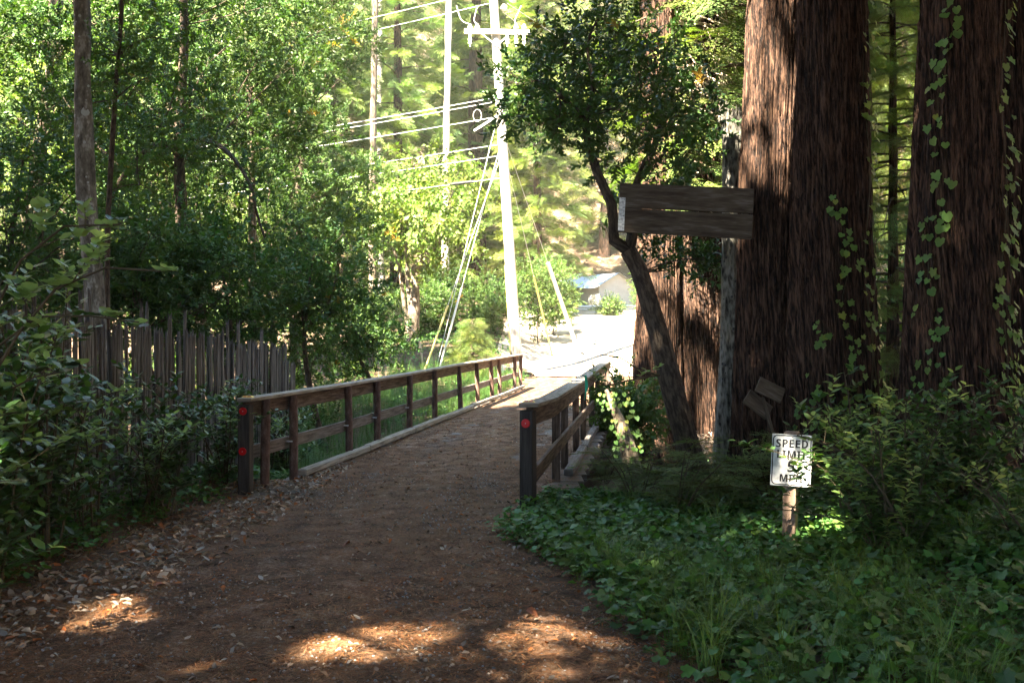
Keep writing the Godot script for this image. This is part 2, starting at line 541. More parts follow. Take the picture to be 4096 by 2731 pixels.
func needle_litter(n: int) -> ArrayMesh:            # a few shed sprigs and needles
	var mb := MB.new()
	for i in n:
		var a := rr(0, TAU)
		var dir := Vector3(cos(a), rr(-0.05, 0.12), sin(a)).normalized()
		var p := Vector3(rr(-0.09, 0.09), rr(0.002, 0.008), rr(-0.09, 0.09))
		sliver(mb, p, dir, Vector3.UP, rr(0.015, 0.085), rr(0.002, 0.0065), vary(Color(1, 1, 1), 0.75, 0.25))
	return mb.mesh()
func pebble() -> ArrayMesh:
	var mb := MB.new()
	var s := SphereMesh.new()
	s.radius = 1.0; s.height = 1.4; s.radial_segments = 7; s.rings = 3
	var a := s.get_mesh_arrays()
	for p in a[Mesh.ARRAY_VERTEX]:
		mb.vert(p * (1.0 + 0.5 * nz.get_noise_3d(p.x * 90 + taken.size(), p.y * 90, p.z * 90)))
	for k in a[Mesh.ARRAY_INDEX]: mb.ix.append(k)
	return mb.mesh()
func build_leaves() -> void:
	leaf_mat("leaf", 0.5, Color(0.5, 0.62, 0.16), 0.36)
	leaf_mat("glossy_leaf", 0.42, Color(0.34, 0.46, 0.12), 0.38)
	leaf_mat("needles", 0.6, Color(0.6, 0.72, 0.2), 0.35)
	leaf_mat("dry", 0.75, Color(0.25, 0.2, 0.1), 0.3)
	P.oak = [twig(15, 0.30, 0.085, 0.034, 1.0), twig(12, 0.24, 0.09, 0.036, 1.1), twig(18, 0.38, 0.08, 0.03, 0.9)]
	P.grove = [twig(28, 0.36, 0.11, 0.05, 1.0), twig(30, 0.4, 0.105, 0.05, 0.95)]
	P.bay = [twig(16, 0.34, 0.085, 0.024, 0.8, 0.5), twig(20, 0.42, 0.08, 0.022, 0.75, 0.4)]
	P.small = [twig(26, 0.42, 0.055, 0.024, 0.9), twig(22, 0.36, 0.06, 0.026, 1.0)]
	P.maple = [lobed_twig(7, 0.35, 0.13, MAPLE_RIM, 1.0), lobed_twig(8, 0.42, 0.12, MAPLE_RIM, 1.0)]
	P.hazel = [lobed_twig(6, 0.3, 0.085, ROUND, 1.0)]
	P.spray = [spray(0.55, 22, 0.03, 0.0065, 9), spray(0.6, 24, 0.032, 0.007, 9)]
	P.far_spray = [spray(0.9, 18, 0.07, 0.03, 4), spray(0.8, 16, 0.07, 0.03, 4)]
	P.fine_spray = [spray(0.34, 18, 0.018, 0.0032, 10, 0.0)]
	P.sprout = [spray(0.36, 13, 0.026, 0.0095, 6, 0.0), spray(0.32, 12, 0.024, 0.009, 6, 0.0)]
	P.ivy = [ivy_patch(14, 0.2, 0.066), ivy_patch(15, 0.22, 0.06), ivy_patch(11, 0.18, 0.078)]
	P.grass = [grass_tuft(26, 0.42, 1.0, 0.006), grass_tuft(20, 0.55, 1.2, 0.006), grass_tuft(30, 0.3, 0.8, 0.005)]
	P.horsetail = [horsetail(0.6), horsetail(0.5)]
	P.dead = [dead_leaf(0.075, 0.03), dead_leaf(0.085, 0.032), dead_leaf(0.06, 0.026), dead_leaf(0.07, 0.036)]
	P.needles = [needle_litter(16), needle_litter(18), needle_litter(14)]
	P.pebble = [pebble(), pebble()]

# frame whose y runs along dir and whose z is as near up as may be
func along(p: Vector3, dir: Vector3, scale: float, roll := 0.0) -> Transform3D:
	var y := dir.normalized()
	var z := Vector3.UP - y * y.y
	if z.length() < 0.05: z = Vector3.RIGHT - y * y.x
	z = z.normalized().rotated(y, roll)
	return Transform3D(Basis(y.cross(z), y, z) * scale, p)

func sun_spot(p: Vector3, margin := 0.0) -> bool:      # does the ray through p end in one of the sunlit spots?
	var g := p - SUN * (p.y / SUN.y)
	for e in GAPS:
		var dx: float = g.x - e[0]
		var dd: float = -g.z - e[1]
		var ca := cos(e[4]); var sa := sin(e[4])
		var u: float = (dx * ca + dd * sa) / (e[2] + margin)
		var w: float = (-dx * sa + dd * ca) / (e[3] + margin)
		if u * u + w * w < 1.0: return true
	var q := p - SUN * ((p.z + 12.1) / SUN.z)          # the sunlit length of the redwood by the board sign
	if rng.randf() < 0.91 and p.z > -12.1 and absf(q.x - 2.93) < 0.2 + margin and q.y > 3.7 - margin and q.y < 9.0: return true
	q = p - SUN * ((p.z + 20.3) / SUN.z)               # and of the thick redwood beyond the bridge rail
	if rng.randf() < 0.93 and p.z > -20.3 and absf(q.x - 2.8) < 0.6 and q.y > -0.5 and q.y < 9.0: return true
	return false

# leaf clumps: list of [centre, radius, count]; leaves point away from the clump's stem
func clump_leaves(list: Array, base_col: Color, sc: Vector2, k_col := 0.3, flat := 0.75, gaps := false, odd := 0.0) -> Array:
	var xf := []
	var cols := PackedColorArray()
	for c in list:
		var r: float = c[1]
		var tint := vary(base_col, k_col, 0.12)
		for i in c[2]:
			var q := rdir() * pow(rng.randf(), 0.45)
			var p: Vector3 = c[0] + Vector3(q.x, q.y * flat, q.z) * r
			var dir := (q + rdir() * 0.7 + Vector3(0, 0.15, 0)).normalized()
			var k := rr(sc.x, sc.y)
			if gaps and rng.randf() < 0.945 and (sun_spot(p, 0.3) or sun_spot(p + dir * k * 0.4, 0.3)): continue
			xf.append(along(p, dir, k, rr(-0.8, 0.8)))
			var col := vary(tint, 0.25, 0.1)
			if odd > 0.0 and rng.randf() < odd: col = vary(Color(0.3, 0.2, 0.03), 0.3)
			cols.append(col)
	return [xf, cols]

# ---------- trees ----------
func crown(t: Node3D, proto: String, xf: Array, cols: PackedColorArray, m: String) -> void:
	var kinds: Array = P[proto]
	var n := kinds.size()
	for k in n:
		var a := []
		var c := PackedColorArray()
		for i in range(k, xf.size(), n):
			a.append(xf[i]); c.append(cols[i])
		if a.size(): multi("crown" if n == 1 or k == 0 else "foliage", kinds[k], M[m], a, c, t)
# broadleaf tree: trunk line with radii, limbs, leaf clumps
func broadleaf(called: String, label: String, line: Array, r0: float, r1: float, bark: String, limbs: Array, clumps: Array, proto: String, col: Color, sc := Vector2(0.9, 1.4), group := "", gaps := false, odd := 0.003, leafm := "leaf") -> Node3D:
	var base: Vector3 = line[0]
	var t := thing(called, label, "tree", base, group)
	var mb := MB.new()
	mb.off = base
	var n := maxi(12, int(base.distance_to(line[line.size() - 1]) * 3.0))
	tube(mb, smooth(line, n), radii(r0, r1, n, r0 * 0.5), 12, Color.WHITE, true, 0.25)
	obj("trunk", mb.mesh(), M[bark], t)
	for l in limbs:
		var lm := MB.new()
		lm.off = base
		tube(lm, smooth(l[0], 12), radii(l[1], l[2], 12), 7, Color.WHITE, true, 0.3)
		obj("limb", lm.mesh(), M[bark], t)
	# shoots that carry the clumps
	var sm_ := MB.new()
	sm_.off = base
	for c in clumps:
		var best: Vector3 = line[line.size() - 1]
		var bd := 1e9
		for p in line:
			var e: float = p.distance_to(c[0]) + (2.0 if p.y > c[0].y else 0.0)
			if e < bd: bd = e; best = p
		for l in limbs:
			for p in l[0]:
				var e: float = p.distance_to(c[0])
				if e < bd: bd = e; best = p
		var mid: Vector3 = best.lerp(c[0], 0.5) + rdir() * bd * 0.12
		var rb := clampf(0.006 + 0.006 * bd, 0.006, r0 * 0.35)
		tube(sm_, smooth([best, mid, c[0]], 7), radii(rb, 0.005, 7), 5, Color.WHITE, false)
		for k in 4:
			var e: Vector3 = c[0] + rdir() * c[1] * 0.9
			var f: Vector3 = mid.lerp(c[0], rr(0.2, 0.9))
			tube(sm_, [f, f.lerp(e, 0.5) + rdir() * 0.08, e], [0.006, 0.004, 0.002], 3, Color.WHITE, false)
	if clumps.size(): obj("branches", sm_.mesh(), M[bark], t).set_meta("kind", "stuff")
	var lv := clump_leaves(clumps, col, sc, 0.28, 0.75, gaps, odd)
	crown(t, proto, lv[0], lv[1], leafm)
	return t
func cloud_of(centre: Vector3, size: Vector3, n: int, r: Vector2, per: int) -> Array:    # clump centres spread through an egg-shaped crown
	var out := []
	for i in n:
		var q := rdir() * pow(rng.randf(), 0.4)
		out.append([centre + q * size, rr(r.x, r.y), int(per * rr(0.7, 1.3))])
	return out
# redwood: straight trunk, drooping boughs in uneven tiers
func redwood(called: String, label: String, base: Vector3, h: float, r: float, low: float, reach: float, boughs: int, per: int, proto: String, col: Color, sc: float, group := "", gaps := false, lean := Vector3.ZERO, furrow := 0.0, draw_trunk := true) -> Node3D:
	var t := thing(called, label, "tree", base, group)
	var top := base + Vector3(0, h, 0) + lean
	if draw_trunk:
		var mb := MB.new()
		mb.off = base
		var pts := []
		for i in 14: pts.append(base.lerp(top, i / 13.0) + Vector3(rr(-1, 1), 0, rr(-1, 1)) * r * 0.12 - (Vector3(0, 0.3, 0) if i == 0 else Vector3.ZERO))
		tube(mb, pts, radii(r, r * 0.12, 14, r * 0.35), 14, Color.WHITE, true, 0.3)
		obj("trunk", mb.mesh(), M.bark_red, t)
	var xf := []
	var cols := PackedColorArray()
	var bm := MB.new()
	bm.off = base
	for i in boughs:
		var f := pow((i + rng.randf()) / boughs, 0.85)
		var y := lerpf(low, h * 0.985, f)
		var a := i * 2.39996 + rr(-0.5, 0.5)
		var len := reach * (1.0 - pow(f, 1.6) * 0.88) * rr(0.6, 1.15) * (0.65 + 0.35 * sm(0.0, 0.12, f))
		var out := Vector3(cos(a), 0, sin(a))
		var s0 := base.lerp(top, y / h)
		var lift := rr(-0.25, 0.2) + 0.35 * f
		var tint := vary(col, 0.25, 0.15)
		var pts := []
		for k in 5:
			var u := k / 4.0
			pts.append(s0 + out * len * u + Vector3(0, len * (lift * u - 0.35 * u * u), 0))
		tube(bm, pts, radii(0.012 + len * 0.009, 0.006, 5), 4, Color.WHITE, false)
		var n := int(per * (0.4 + len / reach))
		for k in n:
			var u := 0.22 + 0.78 * (k + rng.randf()) / n
			var p: Vector3 = pts[0].lerp(pts[4], u)
			p.y = s0.y + len * (lift * u - 0.35 * u * u)
			var sgn := 1.0 if k % 2 == 0 else -1.0
			var side := out.cross(Vector3.UP) * sgn
			var dir := (out * rr(0.35, 0.9) + side * rr(0.2, 1.0) * (1.0 if u < 0.92 else 0.1) + Vector3(0, rr(-0.45, 0.1), 0)).normalized()
			p += side * rr(0.0, 0.35) * len * 0.22 * (1.1 - u) + Vector3(0, rr(-0.08, 0.05), 0) * sc
			if gaps and sun_spot(p, 0.3): continue
			xf.append(along(p, dir, sc * rr(0.75, 1.25), rr(-1.3, 1.3)))
			cols.append(vary(tint, 0.22, 0.1))
	if boughs > 0:
		obj("boughs", bm.mesh(), M.bark_dark, t).set_meta("kind", "stuff")
		crown(t, proto, xf, cols, "needles")
	return t

# leafy plant whose leaves are single parts (as many as show largest), the rest one mass
func leafy(called: String, label: String, category: String, base: Vector3, stems: Array, per_m: float, size: Vector2, wid: float, col: Color, rim: Array, parts := 260, mname := "glossy_leaf", group := "", spread := 1.0, whorl := true) -> Node3D:
	var t := thing(called, label, category, base, group)
	var key := "leafpart%s%.3f" % [rim.size(), wid]
	if not P.has(key):
		P[key] = []
		for k in 5:
			var mb := MB.new()
			if rim.size(): lobed(mb, Vector3.ZERO, Vector3(0, 1, 0), Vector3(0, 0, 1), 1.0, rim, Color.WHITE, rr(0.04, 0.16))
			else: leaf(mb, Vector3.ZERO, Vector3(0, 1, 0), Vector3(0, 0, 1), 1.0, wid * rr(0.85, 1.15), Color.WHITE, rr(0.1, 0.45), rr(0.0, 0.35))
			P[key].append(mb.mesh())
	var sb := MB.new()
	sb.off = base
	var all := []
	for s in stems:                                   # each: [points, radius]; side shoots grow on it
		var n := 10
		var line := smooth(s[0], n)
		tube(sb, line, radii(s[1], s[1] * 0.35, n), 5, Color.WHITE, false)
		var len := 0.0
		for i in n - 1: len += line[i].distance_to(line[i + 1])
		var shoots := maxi(2, int(len * per_m))
		for k in shoots:
			var u := 0.12 + 0.88 * (k + rng.randf()) / shoots
			var p: Vector3 = line[int(u * (n - 1))].lerp(line[mini(int(u * (n - 1)) + 1, n - 1)], fmod(u * (n - 1), 1.0))
			var a := k * 2.4 + rr(-0.5, 0.5)
			var dir = (Vector3(cos(a), rr(0.1, 0.7), sin(a)) * spread + (line[n - 1] - line[n - 3]).normalized() * 0.5).normalized()
			var sl := rr(0.12, 0.34) * (1.2 - 0.6 * u) * (2.2 if rng.randf() < 0.2 else 1.0)
			var q = p + dir * sl + Vector3(0, rr(-0.05, 0.05), 0)
			tube(sb, [p, p.lerp(q, 0.5) + Vector3(0, 0.015, 0), q], [0.004, 0.003, 0.0015], 3, Color.WHITE, false)
			var nl := int(3 + sl * 26)
			for j in nl:
				var w := (0.3 + 0.7 * j / nl) if whorl else rr(0.2, 1.0)
				var ld = (dir * 0.5 + Vector3(cos(j * 2.4 + a), rr(0.0, 0.5), sin(j * 2.4 + a))).normalized()
				var nor := (Vector3.UP + rdir() * 0.5).normalized()
				var y = ld
				var x = y.cross(nor).normalized()
				all.append(Transform3D(Basis(x, y, x.cross(y)) * rr(size.x, size.y), p.lerp(q, w)))
	obj("stems", sb.mesh(), M.stem, t)
	var eye := Vector3(0, EYE, 0)
	all.sort_custom(func(a: Transform3D, b: Transform3D) -> bool: return a.origin.distance_squared_to(eye) < b.origin.distance_squared_to(eye))
	var tones := []
	for k in 6:
		var c := vary(col, 0.35, 0.14)
		var mk := "%s_%s_%d" % [mname, col.to_html(), k]
		if not M.has(mk):
			var m: StandardMaterial3D = M[mname].duplicate()
			m.vertex_color_use_as_albedo = false
			m.albedo_color = c.linear_to_srgb()
			M[mk] = m
		tones.append(M[mk])
	var rest := []
	var cols := PackedColorArray()
	for i in all.size():
		var f: Transform3D = all[i]
		if i < parts:
			var o := obj("leaf", P[key][rng.randi() % 5], tones[rng.randi() % 6], t)
			f.origin -= base
			o.transform = f
		else:
			rest.append(f); cols.append(vary(col, 0.4, 0.14))
	if rest.size(): multi("foliage", P[key][0], M[mname], rest, cols, t)
	return t
func arching(base: Vector3, n: int, h: float, spread: Vector3, lean: Vector3, r := 0.012) -> Array:
	var out := []
	for i in n:
		var b := base + Vector3(rr(-1, 1) * 0.18, -0.05, rr(-1, 1) * 0.18)
		var e := base + lean * rr(0.5, 1.1) + Vector3(rr(-1, 1) * spread.x, h * rr(0.55, 1.05), rr(-1, 1) * spread.z)
		out.append([[b, b.lerp(e, 0.5) + Vector3(0, h * 0.18, 0) + rdir() * 0.06, e], r * rr(0.6, 1.1)])
	return out

# ---------- materials ----------
func build_materials() -> void:
	var red := [Color(0.009, 0.005, 0.0035), Color(0.03, 0.0155, 0.010), Color(0.062, 0.033, 0.021), Color(0.1, 0.058, 0.038)]
	tex_mat("bark_red", [[3, 0.012, 4, 1.0], [4, 0.05, 3, 0.5]], red, Vector3(3.0, 0.32, 1), 0.92, 3.5, false, 512, 2.8)
	tex_mat("bark_dark", [[5, 0.02, 4, 1.0], [6, 0.08, 2, 0.4]], [Color(0.03, 0.022, 0.016), Color(0.07, 0.052, 0.038), Color(0.12, 0.095, 0.07)], Vector3(3.0, 1.0, 1), 0.9, 0.8, false, 256, 2.0)
	tex_mat("bark_grey", [[7, 0.012, 4, 1.0], [8, 0.06, 3, 0.5], [77, 0.006, 2, 0.6]], [Color(0.05, 0.045, 0.038), Color(0.11, 0.098, 0.08), Color(0.15, 0.135, 0.11), Color(0.3, 0.29, 0.26)], Vector3(2.2, 0.9, 1), 0.85, 0.5, false, 256, 2.4)
	tex_mat("bark_tan", [[9, 0.015, 4, 1.0], [10, 0.07, 3, 0.5]], [Color(0.06, 0.046, 0.032), Color(0.13, 0.104, 0.075), Color(0.2, 0.165, 0.122)], Vector3(2.5, 0.7, 1), 0.9, 0.6, false, 256, 2.0)
	tex_mat("bark_moss", [[11, 0.02, 4, 1.0], [12, 0.08, 2, 0.5]], [Color(0.06, 0.05, 0.03), Color(0.1, 0.09, 0.03), Color(0.12, 0.14, 0.03), Color(0.2, 0.17, 0.1)], Vector3(2.0, 1.5, 1), 0.95, 0.8, false, 256, 2.2)
	tex_mat("snag_wood", [[13, 0.02, 4, 1.0, true], [14, 0.06, 3, 0.6]], [Color(0.02, 0.018, 0.015), Color(0.09, 0.085, 0.07), Color(0.17, 0.165, 0.14), Color(0.23, 0.22, 0.19)], Vector3(1.6, 0.5, 1), 0.9, 1.5, false, 256, 2.0)
	var grain := [[21, 0.02, 4, 1.0], [22, 0.09, 3, 0.5]]
	tex_mat("fence_wood", grain, [Color(0.042, 0.039, 0.036), Color(0.105, 0.099, 0.092), Color(0.165, 0.158, 0.15), Color(0.24, 0.232, 0.222)], Vector3(6.0, 0.35, 1), 0.9, 0.4, false, 256, 2.0)
	tex_mat("fence_dark", grain, [Color(0.028, 0.025, 0.022), Color(0.07, 0.063, 0.056), Color(0.11, 0.102, 0.094), Color(0.16, 0.15, 0.14)], Vector3(6.0, 0.35, 1), 0.9, 0.4, false, 256, 2.0)
	tex_mat("rail_wood", grain, [Color(0.036, 0.023, 0.017), Color(0.08, 0.056, 0.041), Color(0.12, 0.087, 0.066), Color(0.165, 0.127, 0.1)], Vector3(5.0, 0.35, 1), 0.85, 0.25, false, 256, 2.0)
	tex_mat("rail_grey", grain, [Color(0.06, 0.05, 0.042), Color(0.12, 0.102, 0.088), Color(0.16, 0.142, 0.125), Color(0.2, 0.18, 0.16)], Vector3(5.0, 0.35, 1), 0.85, 0.25, false, 256, 1.8)
	tex_mat("cap_wood", grain, [Color(0.12, 0.1, 0.075), Color(0.24, 0.21, 0.165), Color(0.31, 0.275, 0.22), Color(0.38, 0.345, 0.29)], Vector3(5.0, 0.35, 1), 0.85, 0.25, false, 256, 1.8)
	tex_mat("post_paint", [[23, 0.02, 4, 1.0], [24, 0.1, 2, 0.5]], [Color(0.05, 0.028, 0.02), Color(0.095, 0.055, 0.042), Color(0.12, 0.075, 0.058), Color(0.16, 0.12, 0.1)], Vector3(3.0, 1.2, 1), 0.7, 0.1, false, 256, 1.8)
	tex_mat("end_post", grain, [Color(0.02, 0.018, 0.016), Color(0.045, 0.04, 0.037), Color(0.065, 0.06, 0.056)], Vector3(5.0, 0.3, 1), 0.7, 0.2, false, 256, 1.8)
	tex_mat("sign_wood", [[25, 0.012, 4, 1.0], [26, 0.05, 4, 0.6]], [Color(0.038, 0.028, 0.019), Color(0.062, 0.047, 0.032), Color(0.078, 0.062, 0.044), Color(0.12, 0.108, 0.09)], Vector3(3.0, 0.4, 1), 0.75, 0.2, false, 256, 2.0)
	tex_mat("stake_wood", grain, [Color(0.13, 0.085, 0.06), Color(0.22, 0.15, 0.11), Color(0.27, 0.2, 0.15)], Vector3(5.0, 0.4, 1), 0.85, 0.2, false, 256, 1.6)
	tex_mat("pole_wood", grain, [Color(0.25, 0.22, 0.18), Color(0.42, 0.38, 0.33), Color(0.52, 0.49, 0.44), Color(0.58, 0.55, 0.5)], Vector3(4.0, 0.3, 1), 0.9, 0.3, false, 256, 1.8)
	tex_mat("galvanised", [[27, 0.02, 3, 1.0]], [Color(0.3, 0.31, 0.31), Color(0.5, 0.52, 0.52), Color(0.62, 0.64, 0.63)], Vector3(5, 5, 1), 0.5, 0.0)
	M.galvanised.metallic = 0.4
	mat("white_paint", Color(0.72, 0.72, 0.70), 0.55)
	tex_mat("sign_white", [[28, 0.02, 4, 1.0]], [Color(0.5, 0.51, 0.5), Color(0.66, 0.68, 0.67), Color(0.72, 0.74, 0.73)], Vector3(3, 3, 1), 0.45, 0.0)
	mat("black_paint", Color(0.02, 0.02, 0.022), 0.5)
	mat("red_reflector", Color(0.55, 0.012, 0.018), 0.25, 0.6)
	mat("yellow_plastic", Color(0.72, 0.52, 0.06), 0.4)
	mat("orange_lens", Color(0.6, 0.17, 0.02), 0.2, 0.6)
	mat("steel", Color(0.35, 0.35, 0.35), 0.4)
	mat("wire", Color(0.55, 0.56, 0.55), 0.5)
	mat("black_rubber", Color(0.03, 0.03, 0.032), 0.6)
	mat("porcelain", Color(0.6, 0.6, 0.58), 0.3)
	mat("yellow_guard", Color(0.6, 0.5, 0.18), 0.5)
	mat("white_guard", Color(0.66, 0.66, 0.62), 0.5)
	tex_mat("canvas", [[29, 0.01, 3, 1.0]], [Color(0.62, 0.62, 0.6), Color(0.7, 0.7, 0.68)], Vector3(1, 1, 1), 0.9, 0.0, true)
	mat("blue_canvas", Color(0.52, 0.58, 0.66), 0.8)
	mat("green_ribbon", Color(0.02, 0.4, 0.24), 0.5)
	tex_mat("box_grey", [[30, 0.03, 3, 1.0]], [Color(0.3, 0.3, 0.28), Color(0.42, 0.42, 0.4)], Vector3(1, 1, 1), 0.8, 0.0, true)
	mat("stem", Color(0.07, 0.055, 0.03), 0.8)
	mat("dead_twig", Color(0.42, 0.34, 0.26), 0.85)
	var soil := [Color(0.035, 0.022, 0.014), Color(0.075, 0.048, 0.03), Color(0.11, 0.075, 0.05), Color(0.15, 0.11, 0.075)]
	tex_mat("soil", [[31, 0.008, 3, 1.0], [32, 0.05, 4, 0.8]], soil, Vector3(0.35, 0.35, 0.35), 0.95, 2.0, true, 512, 2.0)
	var track := [Color(0.05, 0.028, 0.016), Color(0.12, 0.066, 0.036), Color(0.18, 0.1, 0.054), Color(0.215, 0.13, 0.08), Color(0.32, 0.27, 0.22)]
	tex_mat("track", [[33, 0.006, 3, 0.9], [34, 0.045, 4, 0.9], [35, 0.2, 2, 0.9]], track, Vector3(0.5, 0.5, 0.5), 0.95, 2.6, true, 1024, 2.6)
	tex_mat("pale_dirt", [[36, 0.01, 4, 1.0], [37, 0.1, 3, 0.6]], [Color(0.26, 0.2, 0.14), Color(0.38, 0.31, 0.23), Color(0.46, 0.39, 0.3)], Vector3(0.4, 0.4, 0.4), 0.95, 1.0, true, 256, 1.8)

func grid_mesh(xs: Array, ds: Array, f: Callable, tint = null) -> ArrayMesh:
	var mb := MB.new()
	for d in ds:
		for x in xs: mb.vert(f.call(x, d), tint.call(x, d) if tint != null else Color.WHITE)
	var n := xs.size()
	for j in ds.size() - 1:
		for i in n - 1:
			var a := j * n + i
			mb.quad(a, a + 1, a + n + 1, a + n)
	return mb.mesh()

func setting() -> void:
	var xs := []
	for i in 141:
		var u := (i - 70) / 70.0
		xs.append(u * 14.0 + signf(u) * pow(absf(u), 3.5) * 160.0)
	var ds := []
	for i in 201:
		var u := i / 200.0
		ds.append(-60.0 + u * 60.0 / 0.22 if u < 0.22 else (u - 0.22) / 0.78 * 60.0 + pow((u - 0.22) / 0.78, 5.0) * 170.0)
	struct("ground", grid_mesh(xs, ds, func(x: float, d: float) -> Vector3: return W(x, terrain(x, d), d)), M.soil)
	# the track, as one sheet from behind the camera over the bridge and up to the clearing
	var us := []
	for i in 61: us.append(i / 60.0)
	var td := []
	for i in 260: td.append(0.5 + 36.6 * pow(i / 259.0, 1.35))
	struct("dirt_track", grid_mesh(us, td, func(u: float, d: float) -> Vector3:
		var l := table(EL, d); var r := table(ER, d)
		var ragged := 0.25 * nz.get_noise_2d(d * 60.0, 5.0 if u < 0.5 else 90.0) * (1.0 - sm(9.5, 11.0, d) * (1.0 - sm(32.0, 34.0, d)))
		var x := lerpf(l, r, u) + ragged * absf(u - 0.5) * 2.0
		var rut := -0.035 * (exp(-pow((u - 0.24) / 0.1, 2.0)) + exp(-pow((u - 0.76) / 0.1, 2.0)))
		var edge := -0.03 * sm(0.86, 1.0, absf(u - 0.5) * 2.0)
		var y := table(PY, d) + 0.016 + rut * 0.6 + edge + 0.012 * nz.get_noise_2d(x * 70.0, d * 70.0) + 0.006 * nz.get_noise_2d(x * 260.0, d * 260.0)
		return W(x, y, d), func(u: float, d: float) -> Color:      # grey gravel in the wheel strips, rusty needle drifts between
		var x := lerpf(table(EL, d), table(ER, d), u)
		var strip := exp(-pow((u - 0.3) / 0.13, 2.0)) + exp(-pow((u - 0.74) / 0.13, 2.0))
		var k := clampf(0.14 + 0.5 * strip + 0.9 * nz.get_noise_2d(x * 55.0, d * 28.0 + 11.0) + 0.6 * nz.get_noise_2d(x * 170.0, d * 120.0), 0.0, 1.0)
		var c := Color(1.18, 1.0, 0.86).lerp(Color(0.66, 0.72, 0.8), k)
		return c * (1.0 + 0.5 * nz.get_noise_2d(x * 300.0 + 7.0, d * 220.0))), M.track)
	M.track.vertex_color_use_as_albedo = true
	var cd := []
	for i in 50: cd.append(35.5 + 27.0 * i / 49.0)
	struct("clearing", grid_mesh(us, cd, func(u: float, d: float) -> Vector3:
		var l := table(EL, d) - 2.2 * sm(35.5, 40.0, d); var r := table(ER, d) + 1.2
		var x := lerpf(l, r, u) + 0.3 * nz.get_noise_2d(d * 30.0, u * 90.0) * absf(u - 0.5)
		return W(x, terrain(x, d) + 0.07 + 0.02 * nz.get_noise_2d(x * 40.0, d * 40.0), d)), M.pale_dirt)

# ---------- bridge ----------
func left_x(d: float) -> float: return -4.777 + 0.1587 * d
func right_x(d: float) -> float: return 0.16 + 0.186 * (d - 9.9) if d < 11.3 else 0.42 + 0.1434 * (d - 11.3)
func rail_top(d: float) -> float: return table(PY, d) + 1.085

func bridge() -> void:
	var t := thing("timber_bridge", "timber bridge deck covered with dirt and leaves between two railings", "bridge", W(-0.4, 0, 21))
	var n := 36
	for i in n:                                    # planks across, seen at the open edge
		var d := 11.3 + 20.2 * (i + 0.5) / n
		var y := table(PY, d) - 0.055
		beam("plank", W(left_x(d) - 0.12, y, d), W(right_x(d) + 0.28, y + rr(-0.006, 0.006), d), 0.09, 20.2 / n - 0.012, M.rail_grey, t, 0.006)
	for k in [0.0, 0.33, 0.66, 1.0]:
		beam("girder", W(lerpf(left_x(11.2), right_x(11.2), k), -0.34, 11.2), W(lerpf(left_x(31.6), right_x(31.6), k), -0.1, 31.6), 0.4, 0.22, M.end_post, t)
	for side in [0, 1]:                            # kerb timbers, end to end
		for i in 7:
			var a := 12.6 + 19.0 * i / 7.0
			var b := 12.6 + 19.0 * (i + 1) / 7.0 - 0.03
			var lift := 0.075 + rr(-0.01, 0.012)
			var xa := left_x(a) + 0.12 if side == 0 else right_x(a) + 0.1
			var xb := left_x(b) + 0.12 if side == 0 else right_x(b) + 0.1
			beam("kerb_timber", W(xa + rr(-0.015, 0.015), table(PY, a) + lift, a), W(xb, table(PY, b) + lift, b), 0.085, 0.12, M.cap_wood if side == 0 else M.rail_grey, t, 0.012)
	for d in [10.9, 31.9]:
		beam("abutment", W(left_x(d) - 0.3, -0.75, d), W(right_x(d) + 0.5, -0.75, d), 1.25, 0.45, M.rail_grey, t, 0.02)

func disc(called: String, at: Vector3, axis: Vector3, r: float, thick: float, m: Material, parent: Node3D) -> MeshInstance3D:
	var mb := MB.new()
	mb.off = parent.position
	lathe(mb, at, axis, [[0.0, r], [thick * 0.6, r], [thick, r * 0.9], [thick, 0.0]], 24)
	return obj(called, mb.mesh(), m, parent)
func reflector(at: Vector3, axis: Vector3, parent: Node3D) -> void:
	var o := disc("reflector", at, axis, 0.045, 0.01, M.red_reflector, parent)
	tag(o, "round red reflector nailed to the end post")
	var mb := MB.new()
	mb.off = parent.position
	lathe(mb, at + axis * 0.01, axis, [[0.0, 0.006], [0.004, 0.005], [0.005, 0.0]], 8)
	obj("nail", mb.mesh(), M.steel, o)
func road_marker(at: Vector3, fwd: Vector3, parent: Node3D) -> void:
	var mb := MB.new()
	mb.off = parent.position
	var x := fwd.cross(Vector3.UP).normalized()
	var q := func(u: float, y: float, w: float) -> Vector3: return at + x * u + Vector3.UP * y + fwd * w
	var b := [q.call(-0.062, 0, -0.045), q.call(0.062, 0, -0.045), q.call(0.062, 0, 0.045), q.call(-0.062, 0, 0.045)]
	var a := [q.call(-0.042, 0.02, -0.018), q.call(0.042, 0.02, -0.018), q.call(0.042, 0.02, 0.018), q.call(-0.042, 0.02, 0.018)]
	mb.face([a[3], a[2], a[1], a[0]]); mb.face(a)
	for i in 4: mb.face([b[i], b[(i + 1) % 4], a[(i + 1) % 4], a[i]])
	var o := obj("road_marker", mb.mesh(), M.yellow_plastic, parent)
	tag(o, "small yellow road marker with orange lenses on the rail end")
	for s in [-1.0, 1.0]:
		var lb := MB.new()
		lb.off = parent.position
		var f := func(u: float, k: float) -> Vector3: return at + x * u + Vector3.UP * (0.02 * k + 0.0022) + fwd * (lerpf(-0.045, -0.018, k) - 0.002)
		lb.face([f.call(s * 0.024 - 0.02, 0.15), f.call(s * 0.024 + 0.02, 0.15), f.call(s * 0.024 + 0.017, 0.88), f.call(s * 0.024 - 0.017, 0.88)])
		obj("lens", lb.mesh(), M.orange_lens, o)

